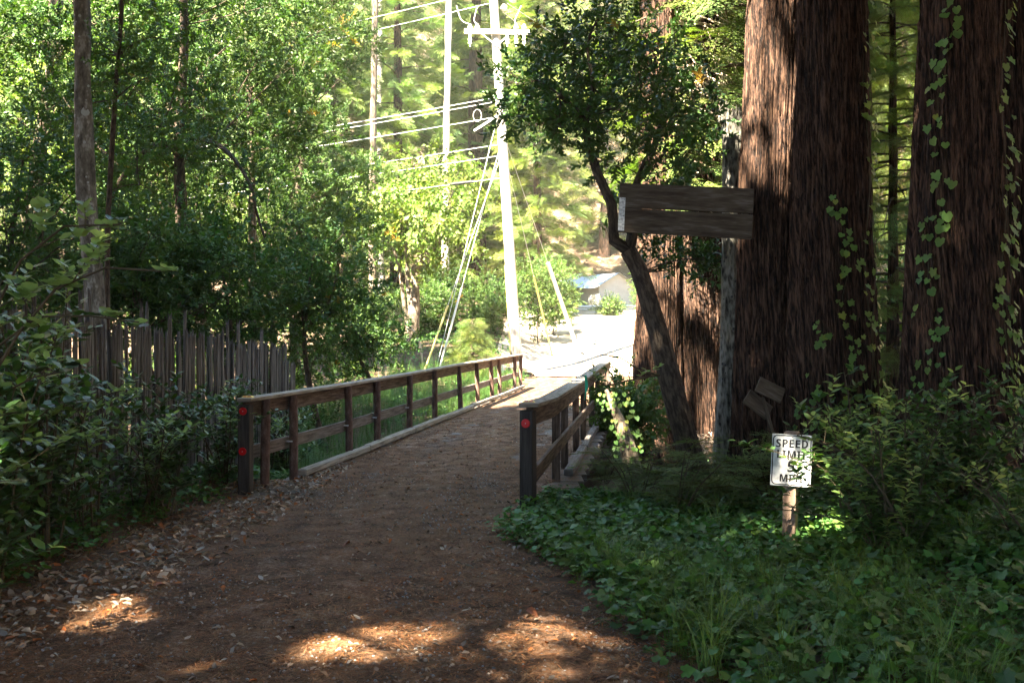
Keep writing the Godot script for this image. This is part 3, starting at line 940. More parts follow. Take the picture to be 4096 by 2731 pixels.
func railing(left: bool) -> void:
	var label := "long timber railing on the fence side of the bridge with two red reflectors" if left else "short bent timber railing on the redwood side of the bridge with one red reflector"
	var fx := left_x if left else right_x
	var d0 := 11.2 if left else 9.9
	var d1 := 31.6 if left else 26.0
	var base := W(fx.call(d0), -0.1, d0)
	var t := thing("bridge_railing", label, "railing", base)
	var posts := [11.6, 12.5, 14.67, 16.07, 18.05, 20.0, 22.5, 24.5, 26.5, 27.7, 30.3, 31.5] if left else [10.25, 12.4, 13.56, 15.5, 17.2, 19.4, 21.4, 24.2, 26.0]
	var s := -1.0 if left else 1.0                 # boards hang on the outer side
	# end post, square
	var ex: float = fx.call(d0)
	var eb := MB.new()
	eb.off = base
	block(eb, Transform3D(Basis.IDENTITY.rotated(Vector3.UP, -0.1 if left else -0.35), W(ex, (rail_top(d0) - 0.45) * 0.5 - 0.03, d0)), Vector3(0.135, rail_top(d0) + 0.4, 0.135), 0.008)
	obj("end_post", eb.mesh(), M.end_post, t)
	var face := Vector3(-0.1, 0, 1).normalized() if left else Vector3(-0.35, 0, 0.95).normalized()
	var fp := W(ex, 0, d0) + face * 0.069
	if left:
		reflector(fp + Vector3(-0.005, 0.87, 0), face, t)
		reflector(fp + Vector3(-0.01, 0.42, 0), face, t)
	else:
		reflector(fp + Vector3(0.0, 0.84, 0), face, t)
	road_marker(W(ex + 0.01, rail_top(d0) + 0.022, d0 + 0.06), Vector3(0.1, 0, -1).normalized(), t)
	for d in posts:
		var x: float = fx.call(d)
		var y0 := minf(table(PY, d) - 0.35, -0.3)
		if left:
			var tilt := rr(-0.02, 0.02) - (0.05 if d > 22 and d < 28 else 0.0)
			var o := rod("post", [W(x + 0.05, y0, d), W(x + 0.05 + tilt * 0.3, 0.4, d), W(x + 0.05 + tilt, rail_top(d) - 0.02, d)], 0.055, M.post_paint, t, 14)
		else:
			beam("post", W(x - 0.03 + rr(-0.01, 0.01), y0, d), W(x - 0.03, rail_top(d) - 0.03, d), 0.1, 0.1, M.rail_wood, t, 0.006)
	# rails and caps, board by board; they follow the deck's rise
	var cuts := [11.2, 14.67, 18.05, 22.5, 26.5, 31.6] if left else [9.9, 11.3, 15.5, 19.4, 26.0]
	for i in cuts.size() - 1:
		var a: float = cuts[i]; var b: float = cuts[i + 1]
		var ya := rail_top(a); var yb := rail_top(b)
		var gap := Vector3(0, 0, 0.004)
		var xa: float = fx.call(a); var xb: float = fx.call(b)
		beam("cap_board", W(xa + rr(-0.004, 0.004), ya, a - (0.07 if i == 0 else 0.0)), W(xb, yb, b) + gap, 0.042, 0.17 if left else 0.2, M.cap_wood, t, 0.006)
		beam("top_rail", W(xa + s * 0.035, ya - 0.115, a + (0.08 if i == 0 else 0.0)), W(xb + s * 0.035, yb - 0.115, b) + gap, 0.185, 0.045, M.rail_wood, t)
		var dip := 0.0
		var la = 0.62 if left else [0.73, 0.6, 0.58, 0.6, 0.6][i]
		var lb = 0.62 if left else [0.73, 0.6, 0.58, 0.6, 0.6][i + 1]
		beam("middle_rail", W(xa + s * 0.045, ya - la, a + (0.06 if i == 0 else 0.0)), W(xb + s * 0.045, yb - lb, b) + gap, 0.15, 0.045, M.rail_grey if left else M.rail_wood, t)
	if left:
		for d in [12.5, 14.67, 16.07, 18.05]:
			rod("bolt", [W(left_x(d) - 0.02, rail_top(d) - 0.6, d - 0.085), W(left_x(d) + 0.05, rail_top(d) - 0.6, d - 0.085)], 0.011, M.steel, t, 6)

# ---------- grapestake fence ----------
func fence_x(d: float) -> float: return lerpf(-4.0, -3.72, (d - 7.4) / 9.6)
func fence() -> void:
	var base := W(-3.9, 0, 12)
	var t := thing("picket_fence", "weathered grey split picket fence with uneven tops behind leafy shrubs", "fence", base)
	var d := 7.2
	var k := 0
	var variants := []
	for i in 10:                                   # split stakes: uneven, bowed, worn tops
		var mb := MB.new()
		var w := rr(0.055, 0.11)
		var sides := 6
		var pts := []
		var rad := []
		for j in 7:
			pts.append(Vector3(rr(-0.008, 0.008), j / 6.0, rr(-0.006, 0.006)))
		var first := mb.v.size()
		for j in 7:
			for q in sides + 1:
				var a := TAU * (q % sides) / sides + 0.3
				var sx := w * 0.5 * (1.0 + 0.12 * sin(q * 3.1 + i)) * (1.0 - (0.25 * rng.randf() if j == 6 else 0.0))
				var p: Vector3 = pts[j] + Vector3(cos(a) * sx, (0.03 * sin(q * 2.0 + i * 1.7) if j == 6 else 0.0), sin(a) * 0.017)
				mb.vert(p, Color.WHITE, Vector2(q * w * 0.6 + i, pts[j].y * 1.8))
		for j in 6:
			for q in sides:
				var a := first + j * (sides + 1) + q
				mb.quad(a, a + sides + 1, a + sides + 2, a + 1)
		var cen := mb.vert(Vector3(0, 1.0, 0))
		for q in sides: mb.tri(cen, first + 6 * (sides + 1) + q + 1, first + 6 * (sides + 1) + q)
		variants.append(mb.mesh())
	while d < 17.0:
		var x := fence_x(d) + rr(-0.02, 0.02)
		var g := terrain(x, d) - 0.1
		var topy := lerpf(1.9, 1.5, (d - 7.2) / 9.8) + rr(-0.08, 0.06)
		if rng.randf() < 0.09: topy += rr(0.12, 0.28)
		if d > 16.2: topy -= 0.25
		var o := obj("picket", variants[rng.randi() % 10], M.fence_wood if rng.randf() < 0.7 else M.fence_dark, t)
		var bs := Basis.IDENTITY.rotated(Vector3.UP, PI / 2 + rr(-0.25, 0.25)).rotated(Vector3.BACK, rr(-0.02, 0.02)).rotated(Vector3.RIGHT, rr(-0.025, 0.025))
		o.transform = Transform3D(bs.scaled_local(Vector3(1, topy - g, 1)), W(x, g, d) - base)
		d += rr(0.05, 0.078)
		k += 1
	for y in [0.45, 1.15]:
		beam("stringer", W(fence_x(7.2) - 0.06, y, 7.2), W(fence_x(17.0) - 0.06, y - 0.25, 17.0), 0.09, 0.045, M.fence_dark, t)
	for pd in [7.3, 9.7, 12.1, 14.5, 17.05]:
		beam("fence_post", W(fence_x(pd) - 0.13, terrain(fence_x(pd), pd) - 0.2, pd), W(fence_x(pd) - 0.13, lerpf(1.6, 1.5, (pd - 7.2) / 9.8), pd), 0.1, 0.1, M.fence_dark, t)

# ---------- signs ----------
func text(called: String, what: String, size: float, at: Transform3D, m: Material, parent: Node3D, weight := 600) -> void:
	var f := SystemFont.new()
	f.font_names = PackedStringArray(["Droid Sans"])
	f.font_weight = weight
	var tm := TextMesh.new()
	tm.text = what
	tm.font = f
	tm.font_size = 64
	tm.pixel_size = size / 46.0
	tm.depth = 0.0012
	var o := obj(called, tm, m, parent)
	o.transform = at
func rounded(w: float, h: float, r: float, n := 6) -> PackedVector2Array:
	var out := PackedVector2Array()
	for c in [[1, 1, 0.0], [-1, 1, PI / 2], [-1, -1, PI], [1, -1, PI * 1.5]]:
		for i in n + 1:
			var a: float = c[2] + PI / 2 * i / n
			out.append(Vector2(c[0] * (w / 2 - r) + cos(a) * r, c[1] * (h / 2 - r) + sin(a) * r))
	return out
func signs() -> void:
	var base := W(2.17, 0.0, 7.8)
	var t := thing("speed_limit_sign", "white speed limit sign with black lettering on a wooden post among shrubs", "sign", base)
	var tilt := Basis.IDENTITY.rotated(Vector3.BACK, -0.045).rotated(Vector3.UP, -0.12)
	var pm := MB.new()
	block(pm, Transform3D(Basis.IDENTITY.rotated(Vector3.UP, -0.5).rotated(Vector3.BACK, -0.02), Vector3(0.015, 0.42, 0)), Vector3(0.1, 1.05, 0.1), 0.006)
	obj("post", pm.mesh(), M.stake_wood, t)
	var cen := Vector3(0.0, 0.728, 0.075)
	var plate := MB.new()
	var w := 0.305; var h := 0.40
	block(plate, Transform3D(tilt, cen), Vector3(w, h, 0.003), 0.001)
	obj("sign_plate", plate.mesh(), M.sign_white, t)
	var ring := MB.new()
	var a := rounded(w - 0.012, h - 0.012, 0.035)
	var b := rounded(w - 0.028, h - 0.028, 0.028)
	var n := a.size()
	for i in n:
		var j := (i + 1) % n
		var f := func(p: Vector2) -> Vector3: return cen + tilt * Vector3(p.x, p.y, 0.0026)
		ring.face([f.call(a[i]), f.call(a[j]), f.call(b[j]), f.call(b[i])])
	obj("border", ring.mesh(), M.black_paint, t)
	for l in [["SPEED", 0.061, 0.128], ["LIMIT", 0.061, 0.044], ["5", 0.085, -0.048], ["MPH", 0.058, -0.14]]:
		text("lettering", l[0], l[1], Transform3D(tilt, cen + tilt * Vector3(0, l[2], 0.0030)), M.black_paint, t)
	for y in [0.185, -0.19]:
		var mb := MB.new()
		lathe(mb, cen + tilt * Vector3(0, y, 0.002), tilt.z, [[0, 0.007], [0.003, 0.006], [0.004, 0.0]], 10)
		obj("bolt", mb.mesh(), M.steel, t)
	# blank board sign nailed to the redwood
	var c0 := S(2476, 830, 11.7); var c1 := S(3012, 856, 11.72)
	t = thing("board_sign", "blank weathered board sign of two planks nailed to the redwood with metal end plate", "sign", (c0 + c1) * 0.5)
	var fr := beam_frame(c0, c1)
	var long := c0.distance_to(c1)
	for k in [[0.148, 0.288, 0.0], [-0.15, 0.286, -0.006]]:
		var mb := MB.new()
		mb.off = t.position
		block(mb, Transform3D(fr.basis.rotated(fr.basis.z, 0.006 * signf(k[0])), fr.origin + fr.basis.y * k[0] + fr.basis.z * k[2]), Vector3(long, k[1], 0.042), 0.005)
		obj("plank", mb.mesh(), M.sign_wood, t)
	var eb := MB.new()
	eb.off = t.position
	block(eb, Transform3D(fr.basis, fr.origin - fr.basis.x * (long * 0.5 - 0.034) + fr.basis.y * -0.078 + fr.basis.z * 0.026), Vector3(0.072, 0.39, 0.003), 0.001)
	var plate2 := obj("metal_plate", eb.mesh(), M.galvanised, t)
	for y in [0.17, 0.08, -0.02, -0.12, -0.165]:
		var mb := MB.new()
		mb.off = t.position
		lathe(mb, fr.origin - fr.basis.x * (long * 0.5 - 0.055) + fr.basis.y * (y - 0.078) + fr.basis.z * 0.0275, fr.basis.z, [[0, 0.005], [0.002, 0.004], [0.002, 0.0]], 8)
		obj("nail", mb.mesh(), M.black_paint, plate2)
	for x in [-0.35, 0.45]:
		var mb := MB.new()
		mb.off = t.position
		block(mb, Transform3D(fr.basis, fr.origin + fr.basis.x * (x * long) - fr.basis.z * 0.05), Vector3(0.07, 0.56, 0.045), 0.004)
		obj("batten", mb.mesh(), M.sign_wood, t)
	# leaning broken sign of two short planks on a stake
	t = thing("broken_sign", "small broken sign of two grey planks leaning on a stake before the redwood", "sign", W(2.62, 0.35, 10.2))
	for k in [[3082, 1560, 125, 62, -0.42], [3032, 1618, 125, 62, -0.62]]:
		var mb := MB.new()
		mb.off = t.position
		block(mb, Transform3D(Basis.IDENTITY.rotated(Vector3.BACK, k[4]).rotated(Vector3.UP, 0.3), S(k[0], k[1], 10.1 + (0.03 if k[4] < -0.5 else 0.0))), Vector3(k[2], k[3], 9) / F * 10.1, 0.004)
		obj("plank", mb.mesh(), M.sign_wood, t)
	rod("stake", [S(3100, 1760, 10.15), S(3050, 1590, 10.15)], 0.022, M.sign_wood, t, 6)

# ---------- far side: pole, wires, tents ----------
func pole_point(y: float) -> Vector3:              # centre line of the leaning pole
	return S(2064, 1410, 36).lerp(S(1962, -200, 36), (y - 1.25) / 14.55)
func utility() -> void:
	var base := pole_point(0.9)
	var t := thing("utility_pole", "tall sunlit wooden utility pole with one crossarm leaning over the far end of the bridge", "utility pole", base)
	var mb := MB.new()
	mb.off = base
	var pts := []
	for i in 12: pts.append(pole_point(lerpf(0.6, 16.5, i / 11.0)))
	tube(mb, pts, radii(0.205, 0.145, 12), 18, Color.WHITE, true, 0.03)
	obj("pole", mb.mesh(), M.pole_wood, t)
	rod("cable_guard", [pole_point(0.9) + Vector3(-0.2, 0, 0.08), pole_point(4.4) + Vector3(-0.195, 0, 0.08)], 0.022, M.yellow_guard, t, 8)
	var cy := 12.78
	var c := pole_point(cy) + Vector3(0, 0, 0.2)
	var arm := Vector3(1, 0.0, 0.0)
	beam("crossarm", c - arm * 1.1 + Vector3(-0.03, 0.02, 0), c + arm * 1.25 + Vector3(0, -0.02, 0), 0.17, 0.11, M.pole_wood, t)
	for s in [-1.0, 1.0]:
		beam("brace", c + arm * 0.5 * s - Vector3(0, 0.08, -0.06), pole_point(cy - 0.5) + Vector3(0.0, 0, 0.19), 0.045, 0.012, M.galvanised, t)
	for x in [-0.92, -0.66, 0.42, 0.74, 1.02]:
		var top = c + arm * x + Vector3(0, 0.085, 0)
		var ib := MB.new()
		ib.off = base
		lathe(ib, top, Vector3.UP, [[0, 0.02], [0.04, 0.02], [0.05, 0.09], [0.1, 0.095], [0.12, 0.06], [0.16, 0.06], [0.19, 0.03], [0.2, 0.0]], 12)
		if x != 0.42: obj("insulator", ib.mesh(), M.porcelain, t)
		var fb := MB.new()
		fb.off = base
		if x != -0.66:
			lathe(fb, c + arm * x + Vector3(0, -0.56, 0.12), Vector3.UP, [[0, 0.0], [0.0, 0.025], [0.08, 0.03], [0.1, 0.07], [0.16, 0.07], [0.17, 0.05], [0.22, 0.07], [0.28, 0.07], [0.3, 0.045], [0.5, 0.045], [0.5, 0.0]], 12)
			obj("fuse_cutout", fb.mesh(), M.porcelain, t)
	for e in [[0.35, 13.75, 0.1], [0.7, 14.05, 0.1]]:       # round strain insulators on the far side
		var ib := MB.new()
		ib.off = base
		lathe(ib, pole_point(e[1]) + Vector3(e[0], 0, -0.1), Vector3(0.8, -0.5, -0.3).normalized(), [[-0.1, 0.02], [-0.09, 0.11], [-0.02, 0.13], [0.06, 0.12], [0.12, 0.05], [0.16, 0.0]], 14)
		obj("strain_insulator", ib.mesh(), M.porcelain, t)
	for k in [[-0.92, -1.35, 0.95], [0.74, 0.98, 0.9], [-0.66, -0.6, 0.3]]:
		var a = c + arm * k[0] + Vector3(0, 0.28, 0)
		var b := pole_point(13.75) + Vector3(k[1], 0, 0.1)
		rod("jumper", smooth([a, a.lerp(b, 0.4) + Vector3(-0.12, -0.12, 0), b], 8), 0.013, M.wire, t, 5)
	beam("bracket", pole_point(9.9) + Vector3(0.1, 0, 0.2), pole_point(9.35) + Vector3(-1.0, -0.15, 0.3), 0.07, 0.07, M.galvanised, t)
	var loop := []
	for i in 14:
		var an := TAU * i / 13.0
		loop.append(pole_point(9.75) + Vector3(-0.85 + 0.15 * cos(an), 0.22 * sin(an), 0.3))
	rod("cable_coil", loop, 0.008, M.wire, t, 5)
	beam("equipment_box", pole_point(8.3) + Vector3(0, -0.2, 0.2), pole_point(8.3) + Vector3(0, 0.25, 0.2), 0.3, 0.14, M.galvanised, t, 0.01)
	# wires to the next pole, beyond the trees on the fence side
	var far := W(-36, 0, 56)
	var t2 := thing("utility_pole", "distant wooden utility pole hidden among trees beyond the fence", "utility pole", far)
	rod("pole", [W(-36, terrain(-36, 56) - 0.3, 56), W(-36, 15.5, 56)], 0.18, M.pole_wood, t2, 12)
	var heights := [[14.35, 14.4, "topmost power line running from the pole head to the trees"], [13.85, 13.95, "second power line just above the crossarm"], [10.45, 10.5, "upper of the paired cables below the crossarm"], [10.3, 10.25, "lower of the paired cables below the crossarm"], [9.75, 9.8, "cable ending at the bracket and wire coil on the pole"], [8.75, 8.8, "thin cable fixed above the equipment box"], [8.35, 8.3, "pale cable fixed level with the equipment box"], [7.55, 7.7, "lowest cable with a black splice sleeve"]]
	for h in heights:
		var a := pole_point(h[0]) + Vector3(-0.19, 0, 0.05)
		var b := W(-36, h[1], 56)
		var line := []
		for i in 15:
			var u := i / 14.0
			line.append(a.lerp(b, u) - Vector3(0, 1.6 * u * (1.0 - u), 0))
		var w := thing("overhead_wire", h[2], "wire", a, "overhead wires")
		rod("cable", line, 0.011 if h[0] > 9.5 else 0.009, M.wire, w, 6)
		if h[0] == 7.55:
			var s0: Vector3 = a.lerp(b, 0.02); var s1: Vector3 = a.lerp(b, 0.045)
			rod("splice_sleeve", [a.lerp(b, 0.028) - Vector3(0, 0.04, 0), a.lerp(b, 0.052) - Vector3(0, 0.075, 0)], 0.055, M.black_rubber, w, 10)
	for k in [[pole_point(13.9) + Vector3(0.5, 0, -0.1), W(14, 13.0, 58), "power line leaving the pole head towards the redwoods"], [pole_point(13.6) + Vector3(0.3, 0, -0.1), W(13, 11.5, 58), "lower power line leaving the strain insulator towards the redwoods"]]:
		var w := thing("overhead_wire", k[2], "wire", k[0], "overhead wires")
		rod("cable", [k[0], k[0].lerp(k[1], 0.5) - Vector3(0, 0.5, 0), k[1]], 0.014, M.wire, w, 5)
	# guys
	var guys := [[S(1738, 1462, 33.5), 10.2, 0.0, "outer pale guy wire running down behind the bridge railing"], [S(1752, 1462, 33.7), 9.0, 0.35, "pale guy wire with long white sleeve behind the bridge railing"], [S(1688, 1462, 33.2), 8.6, 0.3, "guy wire with yellowish sleeve nearest the maple trunks"], [S(2212, 1322, 42), 8.8, 0.42, "guy wire with yellowish sleeve on the bare bank behind the pole"], [S(2318, 1296, 43), 9.3, 0.45, "guy wire with thick white sleeve beside the white bollard"]]
	for i in guys.size():
		var g: Array = guys[i]
		var b: Vector3 = g[0]
		b.y = terrain(b.x, -b.z) - 0.05
		var top := pole_point(g[1])
		var w := thing("guy_wire", g[3], "guy wire", b, "guys of the utility pole")
		rod("cable", [b, top], 0.009, M.wire, w, 6)
		if g[2] > 0.0: rod("sleeve", [b + (top - b).normalized() * 0.05, b.lerp(top, g[2])], 0.085 if i == 4 else 0.036, M.yellow_guard if i in [2, 3] else M.white_guard, w, 10)
	# small things round the clearing
	var p := W(0, 0, 0)
	for k in [[2318, 1300, 42.6, 0.17, 0.85, "round-topped white bollard at the foot of the thick guy sleeve"], [2556, 1262, 52.0, 0.2, 1.1, "white bollard in front of the guardrail and tent"], [2012, 1418, 35.4, 0.1, 0.75, "slim white stake beside the foot of the utility pole"]]:
		p = S(k[0], k[1], k[2])
		p.y = terrain(p.x, k[2])
		mb = MB.new()
		lathe(mb, Vector3(0, -0.1, 0), Vector3.UP, [[0, k[3] * 0.5], [k[4], k[3] * 0.5], [k[4] + 0.05, k[3] * 0.42], [k[4] + 0.1, k[3] * 0.2], [k[4] + 0.11, 0.0]], 14)
		var o := obj("bollard", mb.mesh(), M.white_paint)
		o.position = p
		tag(o, k[5], "bollard", "white posts round the clearing")
	p = S(2352, 1262, 45)
	p.y = terrain(p.x, 45)
	var bt := thing("utility_box", "grey metal utility box beside the white bollard", "box", p)
	beam("cabinet", p + Vector3(-0.22, 0.3, 0), p + Vector3(0.22, 0.3, 0), 0.6, 0.4, M.box_grey, bt, 0.015)
	beam("lid", p + Vector3(-0.24, 0.625, 0), p + Vector3(0.24, 0.625, 0), 0.045, 0.44, M.box_grey, bt, 0.01)
	var e0 := S(1968, 1419, 35.6); var e1 := S(2215, 1419, 36.4)
	var lg := thing("edging_log", "long low timber edging the pale clearing behind the railing", "timber", e0)
	e0.y = terrain(e0.x, 35.6) + 0.09; e1.y = terrain(e1.x, 36.4) + 0.1
	beam("timber", e0, e1, 0.16, 0.16, M.cap_wood, lg, 0.02)
	var gy := 3.65
	var gr := thing("guardrail", "galvanised road guardrail in front of the white tent", "guardrail", W(5.8, 3.2, 60))
	var gm := MB.new()
	gm.off = gr.position
	var prof := [[0.0, -0.16], [0.05, -0.11], [0.05, -0.06], [0.0, 0.0], [0.05, 0.06], [0.05, 0.11], [0.0, 0.16]]
	for i in prof.size() - 1:
		var a := W(4.0, gy + prof[i][1], 60.0 - prof[i][0]); var b := W(8.6, gy + 0.1 + prof[i][1], 61.0 - prof[i][0])
		var c2 := W(8.6, gy + 0.1 + prof[i + 1][1], 61.0 - prof[i + 1][0]); var d2 := W(4.0, gy + prof[i + 1][1], 60.0 - prof[i + 1][0])
		gm.face([a, b, c2, d2])
	obj("rail_beam", gm.mesh(), M.galvanised, gr)
	for i in 4:
		var x := 4.2 + i * 1.4
		var d := 60.1 + i * 0.3
		beam("post", W(x, terrain(x, d) - 0.2, d), W(x, gy + 0.15, d), 0.1, 0.1, M.rail_grey, gr)
	tent("large white canvas tent with a blue-tinted roof fly beyond the guardrail", W(7.0, 3.75, 66), 2.9, 1.55, 0.85, 4.6, 0.5)
	tent("white canvas tent mostly hidden behind the larger tent", W(5.2, 4.0, 74), 3.0, 1.7, 1.0, 4.0, 0.55)
func tent(label: String, at: Vector3, w: float, wall: float, rise: float, deep: float, turn: float) -> void:
	var t := thing("canvas_tent", label, "tent", at, "white tents")
	t.rotation.y = turn
	var h := w * 0.5
	var y0 := -0.3
	var fr := MB.new()
	fr.face([Vector3(-h, y0, 0), Vector3(h, y0, 0), Vector3(h, wall, 0), Vector3(0, wall + rise, 0), Vector3(-h, wall, 0)])
	fr.face([Vector3(h, y0, -deep), Vector3(-h, y0, -deep), Vector3(-h, wall, -deep), Vector3(0, wall + rise, -deep), Vector3(h, wall, -deep)])
	fr.face([Vector3(-h, y0, -deep), Vector3(-h, y0, 0), Vector3(-h, wall, 0), Vector3(-h, wall, -deep)])
	fr.face([Vector3(h, y0, 0), Vector3(h, y0, -deep), Vector3(h, wall, -deep), Vector3(h, wall, 0)])
	obj("walls", fr.mesh(), M.canvas, t)
	for s in [-1.0, 1.0]:
		var rf := MB.new()
		var n := 8
		for i in n:                                  # the fly sags a little between its poles
			for q in 2:
				var u := float(i + q) / n
				var sag := -0.06 * sin(u * PI * 3.0)
				rf.vert(Vector3(0, wall + rise + 0.05 + sag * 0.5, 0.25 - u * (deep + 0.5)))
				rf.vert(Vector3(s * (h + 0.3), wall - 0.08 + sag, 0.25 - u * (deep + 0.5)))
			var k := i * 4
			if s > 0: rf.quad(k, k + 1, k + 3, k + 2)
			else: rf.quad(k, k + 2, k + 3, k + 1)
		obj("roof_fly", rf.mesh(), M.blue_canvas if s < 0 else M.canvas, t)
	var dm := MB.new()
	dm.face([Vector3(-0.45, y0, 0.01), Vector3(0.45, y0, 0.01), Vector3(0.45, wall, 0.01), Vector3(-0.45, wall, 0.01)])
	obj("door_flap", dm.mesh(), M.canvas, t)

# ---------- the redwoods by the track ----------
func trunk_thing(called: String, label: String, rings: Array, cols: int, rows: int, amp: float, fine: float, sd: float, m: String) -> Node3D:
	var base: Vector3 = rings[0][0]
	var t := thing(called, label, "tree", base)
	var mb := MB.new()
	mb.off = base
	furrowed(mb, rings, cols, rows, amp, fine, sd)
	obj("trunk", mb.mesh(), M[m], t)
	var pb := MB.new()
	pb.off = base
	bark_plates(pb, rings, int(rings[1][1] * 3400.0) if amp > 0.02 else 120, base.y + 0.1, 8.5, sd, 0.026)
	obj("bark_plates", pb.mesh(), M[m], t).set_meta("kind", "stuff")
	return t
func high_crown(t: Node3D, from: float, h: float, reach: float, n: int, per: int, at: Vector3, col: Color, gaps := true) -> void:
	var xf := []
	var cols := PackedColorArray()
	var bm := MB.new()
	bm.off = t.position
	for i in n:
		var f := (i + rng.randf()) / n
		var y := lerpf(from, h, f)
		var a := i * 2.39996 + rr(-0.4, 0.4)
		var len := reach * (1.0 - 0.7 * f) * rr(0.6, 1.15)
		var out := Vector3(cos(a), 0, sin(a))
		var s0 := Vector3(at.x, y, at.z)
		var e0 := s0 + out * len + Vector3(0, -len * 0.3, 0)
		tube(bm, [s0, s0.lerp(e0, 0.5) + Vector3(0, len * 0.06, 0), e0], [0.06, 0.035, 0.01], 4, Color.WHITE, false)
		for k in per:
			var u := 0.15 + 0.85 * (k + rng.randf()) / per
			var side := out.cross(Vector3.UP) * (1.0 if k % 2 == 0 else -1.0)
			var p := s0.lerp(e0, u) + side * rr(0, 0.9) * (1.15 - u) + Vector3(0, rr(-0.5, 0.1), 0)
			var dir := (out * rr(0.3, 0.9) + side * rr(0.1, 0.9) + Vector3(0, rr(-0.6, 0.0), 0)).normalized()
			if gaps and (sun_spot(p, 0.45) or sun_spot(p + dir * 0.6, 0.45) or sun_spot(p + dir * 1.1, 0.3)): continue
			xf.append(along(p, dir, rr(0.9, 1.5), rr(-0.5, 0.5)))
			cols.append(vary(col, 0.3))
	obj("boughs", bm.mesh(), M.bark_dark, t).set_meta("kind", "stuff")
	crown(t, "far_spray", xf, cols, "needles")
func ring(px: float, py: float, d: float, r: float) -> Array: return [S(px, py, d), r]
func near_trunks() -> void:
	var gc := REDWOOD
	var t := trunk_thing("redwood_tree", "redwood with its upper bark lit red-brown behind the blank board sign", [[W(3.22, -0.1, 12.5), 0.5], [W(3.2, 0.5, 12.5), 0.42], ring(3072, 900, 12.5, 0.345), ring(3094, 0, 12.5, 0.31), [W(3.36, 10, 12.5), 0.27], [W(3.4, 24, 12.4), 0.12]], 300, 220, 0.032, 1.15, 11.0, "bark_red")
	high_crown(t, 10.5, 26, 4.0, 46, 22, W(3.38, 0, 12.45), gc)
	t = trunk_thing("redwood_tree", "thick dark redwood with ivy beside the sunlit one", [[W(3.95, -0.1, 12.0), 0.66], [W(3.9, 0.6, 12.0), 0.55], ring(3328, 900, 12.0, 0.465), ring(3330, 0, 12.0, 0.405), [W(3.9, 10, 12.0), 0.36], [W(4.0, 27, 11.9), 0.14]], 340, 220, 0.045, 1.1, 23.0, "bark_red")
	high_crown(t, 9.5, 28, 4.5, 50, 24, W(3.92, 0, 11.95), gc)
	t = trunk_thing("redwood_tree", "massive dark redwood draped with ivy near the picture edge", [[W(4.42, 0.2, 10.0), 0.72], [W(4.42, 1.0, 10.0), 0.53], ring(3815, 900, 10.0, 0.44), ring(3842, 0, 10.0, 0.365), [W(4.55, 9, 10.0), 0.33], [W(4.6, 26, 10.0), 0.12]], 340, 220, 0.045, 1.1, 37.0, "bark_red")
	high_crown(t, 8.5, 27, 4.5, 50, 24, W(4.55, 0, 10.0), gc)
	t = trunk_thing("redwood_tree", "redwood in deep shade cut off by the picture edge", [[W(6.0, 0.3, 11.5), 0.72], [W(5.95, 1.2, 11.5), 0.58], [W(5.9, 4.5, 11.5), 0.5], [W(5.9, 12, 11.5), 0.42], [W(5.9, 26, 11.5), 0.14]], 220, 120, 0.045, 1.1, 51.0, "bark_red")
	high_crown(t, 8.0, 27, 4.5, 44, 22, W(5.9, 0, 11.5), gc)
	t = trunk_thing("redwood_tree", "broad sunlit redwood with double trunk and rusty bark beyond the bridge rail", [[W(3.15, -1.6, 21.0), 0.8], [W(3.12, -0.3, 21.0), 0.55], [W(3.1, 3.0, 21.0), 0.43], [W(3.1, 9.0, 21.0), 0.36], [W(3.1, 22.0, 21.0), 0.1]], 240, 200, 0.05, 0.9, 61.0, "bark_red")
	var mb := MB.new()
	mb.off = t.position
	furrowed(mb, [[W(4.0, -1.6, 21.3), 0.9], [W(3.98, -0.3, 21.3), 0.62], [W(3.95, 3.0, 21.3), 0.5], [W(3.95, 9.0, 21.3), 0.42], [W(3.95, 25.0, 21.3), 0.1]], 240, 200, 0.05, 0.9, 73.0)
	obj("trunk", mb.mesh(), M.bark_red, t)
	var pb := MB.new()
	pb.off = t.position
	bark_plates(pb, [[W(4.0, -1.6, 21.3), 0.9], [W(3.98, -0.3, 21.3), 0.62], [W(3.95, 3.0, 21.3), 0.5], [W(3.95, 9.0, 21.3), 0.42]], 1500, -1.0, 6.0, 73.0, 0.035)
	obj("bark_plates", pb.mesh(), M.bark_red, t).set_meta("kind", "stuff")
	high_crown(t, 5.0, 25, 2.5, 90, 26, W(4.3, 0, 21.0), REDWOOD)
	# bare dead boughs on it
	var db := MB.new()
	db.off = t.position
	for i in 40:
		var y := rr(4.6, 9.5)
		var a := rr(-0.3, 1.3)
		var s0 := W(3.4, y, 20.8)
		var e := s0 + Vector3(cos(a) * rr(0.8, 2.0), rr(-1.0, -0.1), sin(a) * rr(0.4, 1.3))
		tube(db, [s0, s0.lerp(e, 0.5) + Vector3(0, 0.12, 0), e], [0.03, 0.018, 0.006], 5, Color.WHITE, false)
		for k in 5:
			var f := s0.lerp(e, rr(0.35, 1.0))
			tube(db, [f, f + Vector3(rr(-0.3, 0.3), rr(-0.7, -0.1), rr(-0.2, 0.2))], [0.008, 0.003], 3, Color.WHITE, false)
	obj("dead_boughs", db.mesh(), M.dead_twig, t)
	# slim redwood in the gap
	t = trunk_thing("redwood_tree", "slim redwood with a rusty lit edge in the gap between the dark trunks", [[W(10.9, 1.5, 30.5), 0.26], [W(10.85, 4, 30.5), 0.2], [W(10.85, 9.5, 30.5), 0.17], [W(10.85, 20, 30.5), 0.08]], 60, 80, 0.015, 1.2, 81.0, "bark_red")
	high_crown(t, 10.0, 20, 2.5, 26, 16, W(10.85, 0, 30.5), REDWOOD, false)
	# snag
	t = thing("dead_snag", "grey dead snag with a broken top and dark holes beside the sunlit redwood", "dead tree", W(2.98, 0.0, 13.4))
